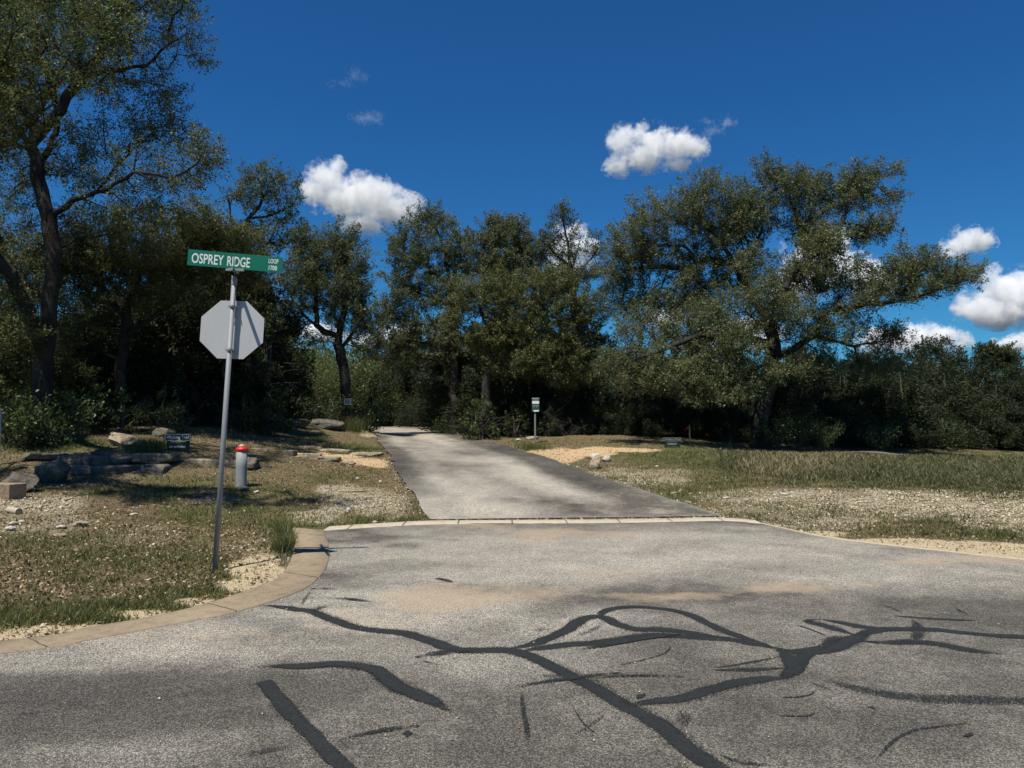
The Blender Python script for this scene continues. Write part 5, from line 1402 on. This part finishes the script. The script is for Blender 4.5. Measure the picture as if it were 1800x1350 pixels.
# ------------------------------------------------------------------ clay drain pipe end and survey pipe stub
p = at(30, 903); s = p[1] / F; p[2] = gz(p[0], p[1])
m = MB(); n = 16
for a, b, ra, rb_ in (((-.20, .10, .05), (.05, -.03, .035), .055, .055),):
    m.tube([a, b], [ra, rb_], n, False); m.tube([b, (b[0] - .001, b[1], b[2])], [.055, .043], n, False); m.tube([b, (-.15, .075, .046)], [.043, .043], n, True)
o = m.build('drain_pipe', M_TERRA, smooth=True); o.location = p
tag(o, 'pale drain pipe end with a dark mouth poking out of the left lawn', 'pipe')
p = at(507, 991); p[2] = gz(p[0], p[1]); s = p[1] / F
m = MB(); m.tube([(0, 0, -.05), (0, 0, .085), (.0, 0, .095)], [.018, .018, .012], 12)
o = m.build('pipe_stub', M_GREYP, smooth=True); o.location = p
tag(o, 'short grey pipe stub standing at the inner edge of the curb', 'pipe')

# ------------------------------------------------------------------ grass, litter and gravel
def grass_material(name, stops):
    return leaf_material(name, stops, .55, .3, (.20, .22, .05))
MAT_GRASS = grass_material('lawn_grass', [(0, (.036, .050, .013)), (.5, (.090, .104, .028)), (.8, (.165, .15, .058)), (1, (.29, .245, .13))])
MAT_TALL = grass_material('tall_grass', [(0, (.030, .040, .014)), (.5, (.080, .088, .034)), (.8, (.155, .14, .066)), (1, (.27, .22, .125))])
MAT_LITTER = Mat('leaf_litter', .85, .2); _t = MAT_LITTER.attr('tint')
MAT_LITTER.color(MAT_LITTER.ramp(_t, [(0, (.05, .035, .02)), (.5, (.18, .13, .072)), (.85, (.36, .27, .16)), (1, (.55, .46, .31))])); MAT_LITTER = MAT_LITTER.m
MAT_GRAV = Mat('loose_gravel', .9, .2); _t = MAT_GRAV.attr('tint')
MAT_GRAV.color(MAT_GRAV.ramp(_t, [(0, (.16, .125, .08)), (.5, (.38, .32, .22)), (1, (.66, .59, .44))])); MAT_GRAV = MAT_GRAV.m

def cand(n, x0, x1, y0, y1, pw=1.0):
    """random ground points, denser near the camera"""
    u = RNG.uniform(0, 1, n)
    y = (y0 ** (1 - pw) + u * (y1 ** (1 - pw) - y0 ** (1 - pw))) ** (1 / (1 - pw)) if abs(pw - 1) > 1e-6 else y0 * (y1 / y0) ** u
    xa = np.maximum(x0, -0.85 * y - 1); xb = np.minimum(x1, .85 * y + 1)
    x = xa + (xb - xa) * RNG.uniform(0, 1, n)
    ok = xb > xa
    return x[ok], y[ok]
def offroad(x, y, m=.03):
    a = np.ones(len(x), bool); k = y < 17
    a[k] = sdist(x[k], y[k], STREET_BIG) > m
    a &= sdist(x, y, DRIVE) > m
    return a

def blades(x, y, h, wd, lean, seg2=False):
    n = len(x); z = gz(x, y) - .01
    a = RNG.uniform(0, 6.28, n); dx = np.cos(a); dy = np.sin(a); l = lean * h * RNG.uniform(.2, 1.2, n)
    b = RNG.uniform(0, 6.28, n); sx = np.cos(b) * wd * .5; sy = np.sin(b) * wd * .5
    p0 = np.stack([x - sx, y - sy, z], -1); p1 = np.stack([x + sx, y + sy, z], -1)
    if not seg2:
        p2 = np.stack([x + dx * l, y + dy * l, z + h], -1)
        return np.stack([p0, p1, p2], 1).reshape(-1, 3), [np.arange(3 * n).reshape(n, 3)]
    m0 = np.stack([x + dx * l * .35 - sx * .8, y + dy * l * .35 - sy * .8, z + h * .6], -1); m1 = m0 + np.stack([1.6 * sx, 1.6 * sy, 0 * sx], -1)
    t = np.stack([x + dx * l * 1.2, y + dy * l * 1.2, z + h * RNG.uniform(.85, 1.05, n)], -1)
    v = np.stack([p0, p1, m1, m0, t], 1).reshape(-1, 3); i = np.arange(n) * 5
    return v, [np.stack([i, i + 1, i + 2, i + 3], -1), np.stack([i + 3, i + 2, i + 4], -1)]

def build_cover():
    # short lawn grass
    xs = []; ys = []
    for (n, x0, x1, y0, y1) in ((330000, -16, 0, 5.0, 24), (230000, 0, 24, 9.5, 28), (30000, -14, 8, 20, 44)):
        x, y = cand(n, x0, x1, y0, y1, 1.6); xs.append(x); ys.append(y)
    x = np.concatenate(xs); y = np.concatenate(ys)
    k = offroad(x, y, .02); x = x[k]; y = y[k]
    gv, sn, sh, gr, tl, px, py = masks(x, y, height(x, y))
    clump = sstep(.38, .62, fnoise(x, y, 6.0))
    dens = np.clip(.17 + .75 * gr * (.35 + .65 * clump) + .38 * clump * (1 - gr), 0, 1) * (1 - .80 * gv * (1 - .75 * clump)) * (1 - .96 * sn) * (1 - .93 * np.clip(sh * 1.3, 0, 1))
    deep = np.where((x < 0) & (y > 17.5) & (px < 480), .8, 1.0) * np.where(y > 28, .5, 1)
    k = RNG.uniform(0, 1, len(x)) < dens * deep
    x = x[k]; y = y[k]; gr = gr[k]; px = px[k]; py = py[k]
    h = RNG.uniform(.018, .055, len(x)) * (1 + .9 * gr) * (1 + .01 * y)
    tuf = blob(px, py, [(497, 955, 16, 30, 1), (250, 785, 45, 10, .7), (622, 760, 25, 15, .9)]); h = h * (1 + 1.6 * tuf)
    v, f = blades(x, y, h, .008 + .0006 * y, .9)
    tint = np.clip(.50 + .30 * (fnoise(x, y, .8) - .5) + RNG.normal(size=len(x)) * .20 + .18 * (gr < .3), 0, 1)
    tag(mesh_np('lawn_grass', v, f, MAT_GRASS, tint=tint), kind='stuff')
    # tall meadow grass on the right
    x, y = cand(150000, 2, 40, 13, 31, 1.4)
    k = offroad(x, y, .3); x = x[k]; y = y[k]
    *_, tl, px, py = masks(x, y, height(x, y))
    cl = fnoise(x, y, 1.2)
    k = RNG.uniform(0, 1, len(x)) < np.clip(tl * (.1 + 1.3 * cl), 0, 1); x = x[k]; y = y[k]; px = px[k]; py = py[k]; tl = tl[k]
    edge = sstep(0, 14, -sdist(px, py, TALL))
    h = RNG.uniform(.04, .19, len(x)) * (.45 + .75 * edge) * (.75 + .5 * fnoise(x, y, .9)) * np.where(px < 1260, .42, 1)
    v, f = blades(x, y, h, .012 + .0005 * y, .8, True)
    dry = blob(px, py, [(1380, 815, 90, 25, 1), (1450, 800, 90, 14, .6), (1620, 802, 200, 6, .5)])
    tq = np.clip(.64 + .34 * dry + .35 * (fnoise(x, y, .6) - .5) + RNG.normal(size=len(x)) * .16, 0, 1)
    tag(mesh_np('tall_grass', v, f, MAT_TALL, tint=np.concatenate([tq, tq])), kind='stuff')
    # dead leaves
    xs = []; ys = []
    for (n, x0, x1, y0, y1) in ((110000, -16, 0, 5, 24), (45000, 0, 24, 10, 32), (22000, -14, 8, 20, 44)):
        x, y = cand(n, x0, x1, y0, y1, 1.5); xs.append(x); ys.append(y)
    x = np.concatenate(xs); y = np.concatenate(ys); k = offroad(x, y, .0); x = x[k]; y = y[k]
    gv, sn, sh, gr, tl, px, py = masks(x, y, height(x, y))
    k = RNG.uniform(0, 1, len(x)) < (.52 - .4 * gr) * (1 - .9 * tl) * (1 - .8 * sn) * (1 - .75 * sh) * (1 - .5 * gv) * (.25 + 1.2 * fnoise(x, y, 2.2)); x = x[k]; y = y[k]
    pos = np.column_stack([x, y, gz(x, y) + RNG.uniform(.004, .022, len(x))])
    v, f = leaves_np(pos, .030 + .0012 * y[:, None].mean(), up=1.2, aspect=1.8)
    tag(mesh_np('leaf_litter', v, [f], MAT_LITTER, tint=np.clip(.5 + RNG.normal(size=len(x)) * .24, 0, 1)), kind='stuff')
    # gravel
    xs = []; ys = []
    for (n, x0, x1, y0, y1) in ((120000, -14, 0, 5, 22), (150000, 0, 22, 9.5, 27)):
        x, y = cand(n, x0, x1, y0, y1, 1.4); xs.append(x); ys.append(y)
    x = np.concatenate(xs); y = np.concatenate(ys)
    sd = np.where(y < 17, sdist(x, y, STREET_BIG), 9); k = offroad(x, y, -.10); x = x[k]; y = y[k]; sd = sd[k]
    gv, sn, sh, gr, tl, px, py = masks(x, y, height(x, y))
    dd = sdist(x, y, DRIVE)
    pr = np.clip(.04 * (1 - gr) + np.where(x > 1, .58, .72) * gv * (.25 + .75 * sstep(.35, .6, fnoise(x, y, 2.7))) + .10 * sh + .12 * sn + .65 * (np.abs(dd - .06) < .16), 0, 1) * (1 - .9 * tl)
    k = RNG.uniform(0, 1, len(x)) < pr; x = x[k]; y = y[k]; gv = gv[k]; n = len(x)
    sz = (.005 + .015 * RNG.uniform(0, 1, n) ** 5) * (1 + .035 * y) * (1 + .5 * gv)
    oc = np.array([(1, 0, 0), (-1, 0, 0), (0, 1, 0), (0, -1, 0), (0, 0, 1), (0, 0, -1)], float)
    of = np.array([(0, 2, 4), (2, 1, 4), (1, 3, 4), (3, 0, 4), (2, 0, 5), (1, 2, 5), (3, 1, 5), (0, 3, 5)])
    a = RNG.uniform(0, 6.28, n); c, s = np.cos(a), np.sin(a)
    vv = oc[None] * RNG.uniform(.6, 1.35, (n, 6, 3)); vv[:, :, 2] *= .65
    vv = np.stack([vv[..., 0] * c[:, None] - vv[..., 1] * s[:, None], vv[..., 0] * s[:, None] + vv[..., 1] * c[:, None], vv[..., 2]], -1) * sz[:, None, None]
    pos = np.column_stack([x, y, gz(x, y) + sz * .25])
    v = (vv + pos[:, None]).reshape(-1, 3); f = (of[None] + (np.arange(n) * 6)[:, None, None]).reshape(-1, 3)
    tag(mesh_np('gravel', v, [f], MAT_GRAV, tint=np.repeat(np.clip(.5 + RNG.normal(size=n) * .25, 0, 1), 8)), kind='stuff')
    # loose chips on the road, mostly along its edges
    x, y = cand(60000, -6, 12, 3.4, 14, 1.5)
    sd = -sdist(x, y, STREET); px, py = proj(np.column_stack([x, y, 0 * x]))
    k = (sd > .01) & (RNG.uniform(0, 1, len(x)) < np.exp(-sd / .12) * .6 + .006 + .02 * blob(px, py, ST_DUST)); x = x[k]; y = y[k]; n = len(x)
    sz = .003 + .007 * RNG.uniform(0, 1, n) ** 3
    a = RNG.uniform(0, 6.28, n); c, s = np.cos(a), np.sin(a); vv = oc[None] * RNG.uniform(.6, 1.35, (n, 6, 3)); vv[:, :, 2] *= .7
    vv = np.stack([vv[..., 0] * c[:, None] - vv[..., 1] * s[:, None], vv[..., 0] * s[:, None] + vv[..., 1] * c[:, None], vv[..., 2]], -1) * sz[:, None, None]
    v = (vv + np.column_stack([x, y, .004 + sz * .3])[:, None]).reshape(-1, 3); f = (of[None] + (np.arange(n) * 6)[:, None, None]).reshape(-1, 3)
    tag(mesh_np('road_chips', v, [f], MAT_GRAV, tint=np.repeat(np.clip(.6 + RNG.normal(size=n) * .25, 0, 1), 8)), kind='stuff')
build_cover()

# tuft of tall grass at the curb
def tuft(px, py, n, h, r, label):
    p = at(px, py); x = p[0] + RNG.normal(size=n) * r; y = p[1] + RNG.normal(size=n) * r * (1.2 if py > 990 or py < 940 else 4)
    v, f = blades(x, y, RNG.uniform(.4, 1.1, n) * h, np.full(n, .010), .55, True)
    v[:, :2] -= p[:2]; v[:, 2] -= p[2]
    t = np.clip(.40 + RNG.normal(size=n) * .16, 0, 1)
    o = mesh_np('grass_tuft', v, f, MAT_GRASS, tint=np.concatenate([t, t])); o.location = p
    return tag(o, label, 'grass tuft')
tuft(499, 962, 420, .19, .05, 'tall green grass tuft growing against the inner curb edge')
tuft(262, 797, 420, .42, .19, 'bright green grass tuft beside the tan boulder on the ledge')
tuft(620, 757, 600, .65, .24, 'tall green weeds at the foot of the leaning oak beside the drive')
tuft(932, 790, 300, .30, .30, 'dry grass tuft in front of the green post sign')

# ------------------------------------------------------------------ clouds
def cloud(label, dist, lobes, dens=.12, seed=0, erode=.8, nscale=1.0):
    cs = [(P(l[0], l[1], dist), np.array([l[2], (l[2] + l[3]) * .5, l[3]]) * dist / F) for l in lobes]
    cen = np.mean([c for c, r in cs], axis=0)
    # hull: voxel-free union of slightly enlarged lobes
    bm = bmesh.new()
    for c, r in cs:
        q = bmesh.ops.create_icosphere(bm, subdivisions=3, radius=1.0)
        for v in q['verts']: v.co = Vector(c - cen) + Vector([v.co.x * r[0] * 1.2, v.co.y * r[1] * 1.2, v.co.z * r[2] * 1.2])
    me = bpy.data.meshes.new('cloud'); bm.to_mesh(me); bm.free()
    o = bpy.data.objects.new('cloud', me); COL.objects.link(o); o.location = cen
    md = o.modifiers.new('r', 'REMESH'); md.mode = 'VOXEL'; md.voxel_size = max(min(r) for c, r in cs) * .16
    bpy.context.view_layer.update(); dg = bpy.context.evaluated_depsgraph_get()
    m2 = bpy.data.meshes.new_from_object(o.evaluated_get(dg)); o.modifiers.clear(); o.data = m2
    bpy.data.meshes.remove(me)
    m = Mat('cloud_vapour'); nt = m.nt; nt.nodes.remove(m.b)
    pv = m.n('ShaderNodeVolumePrincipled'); pv.inputs['Color'].default_value = (1, 1, 1, 1); pv.inputs['Anisotropy'].default_value = 0.0
    ob = m.obj()
    R0 = np.mean([r for c, r in cs]); cs = [(c, r * 1.24) for c, r in cs]
    w1 = m.math('ADD', m.math('MULTIPLY', m.noise(ob, 1.1 / R0 * nscale, 8, .66, .3), .7), m.math('MULTIPLY', m.noise(ob, 4.2 / R0 * nscale, 7, .68, .4), .36))
    f = None
    for c, r in cs:
        mp = m.n('ShaderNodeMapping'); m.link(ob, mp.inputs[0])
        mp.inputs['Scale'].default_value = tuple(1 / r); mp.inputs['Location'].default_value = tuple(-(c - cen) / r)
        ln = m.n('ShaderNodeVectorMath', operation='LENGTH'); m.link(mp.outputs[0], ln.inputs[0])
        g = m.math('SUBTRACT', 1.0, ln.outputs['Value'])
        f = g if f is None else m.math('SMOOTH_MAX', f, g)
        if f is not g: f.node.inputs[2].default_value = .6
    e = m.math('ADD', f, m.math('MULTIPLY', m.math('SUBTRACT', w1, .62), erode * 5.0))
    dn = m.math('MULTIPLY', m.math('MULTIPLY', e, 1.9, True), dens)
    m.link(dn, pv.inputs['Density'])
    m.link(pv.outputs[0], m.out.inputs['Volume'])
    o.data.materials.clear(); o.data.materials.append(m.m)
    return tag(o, label, 'cloud')
CLOUDS = True
if CLOUDS:
    cloud('large white cloud above the trees left of centre', 900, [(575, 318, 42, 38), (600, 345, 62, 42), (640, 350, 62, 45), (675, 365, 55, 38), (715, 368, 40, 28), (640, 395, 50, 22), (555, 340, 26, 22), (592, 290, 16, 18)], 0.122, 1)
    cloud('white puffy cloud alone in the blue right of centre', 1000, [(1095, 245, 34, 28), (1140, 248, 48, 32), (1190, 255, 44, 30), (1215, 265, 30, 24), (1090, 290, 34, 22), (1130, 275, 50, 28), (1190, 290, 28, 16)], 0.122, 2)
    cloud('thin curl of cloud trailing off the right end of the lone puffy cloud', 1000, [(1228, 244, 26, 9), (1255, 230, 22, 9), (1280, 213, 18, 12), (1244, 214, 18, 8)], .018, 12, .9)
    cloud('small white cloud with flat base right of the wide oak', 1300, [(1705, 420, 38, 26), (1680, 428, 26, 14), (1730, 428, 22, 14), (1700, 436, 45, 12), (1665, 447, 30, 10)], 0.108, 3)
    cloud('big white cumulus at the right edge of the photo', 1400, [(1765, 510, 60, 44), (1725, 540, 45, 30), (1810, 520, 60, 50), (1770, 555, 80, 24), (1700, 550, 24, 16), (1870, 540, 70, 50)], 0.101, 4)
    cloud('low white cloud behind the lower right limb of the wide oak', 1600, [(1610, 590, 45, 28), (1650, 598, 50, 24), (1580, 600, 40, 24), (1685, 608, 24, 16), (1540, 600, 40, 26)], 0.101, 5)
    cloud('low white cloud at the right edge just above the tree line', 1700, [(1790, 602, 42, 18), (1830, 600, 50, 24), (1765, 606, 20, 10)], 0.101, 6)
    cloud('small cloud behind the sparse dark oak', 1500, [(1005, 405, 34, 20), (985, 430, 40, 26), (1020, 440, 34, 30), (1000, 470, 50, 30)], 0.108, 7)
    cloud('cloud seen through the crown of the wide right oak', 1700, [(1430, 450, 60, 40), (1480, 470, 60, 40), (1520, 500, 50, 40), (1400, 500, 60, 40), (1460, 420, 40, 26), (1300, 590, 90, 30), (1180, 560, 60, 20)], 0.072, 8)
    cloud('thin cloud wisp high above the large left cloud', 1000, [(645, 207, 32, 12), (632, 203, 18, 9), (660, 212, 18, 8)], .013, 9, 1.0)
    cloud('faintest cloud wisp near the top of the sky', 1000, [(622, 130, 22, 18), (595, 146, 30, 7), (640, 138, 16, 8)], .007, 10, 1.1)
    cloud('low pale cloud seen between the trunks left of the drive', 1800, [(650, 600, 40, 20), (560, 585, 60, 20), (700, 590, 50, 20)], 0.065, 11)
for o in list(S.objects):
    if o.get('label') == 'x':
        for c in list(o.children): bpy.data.objects.remove(c)
        bpy.data.objects.remove(o)
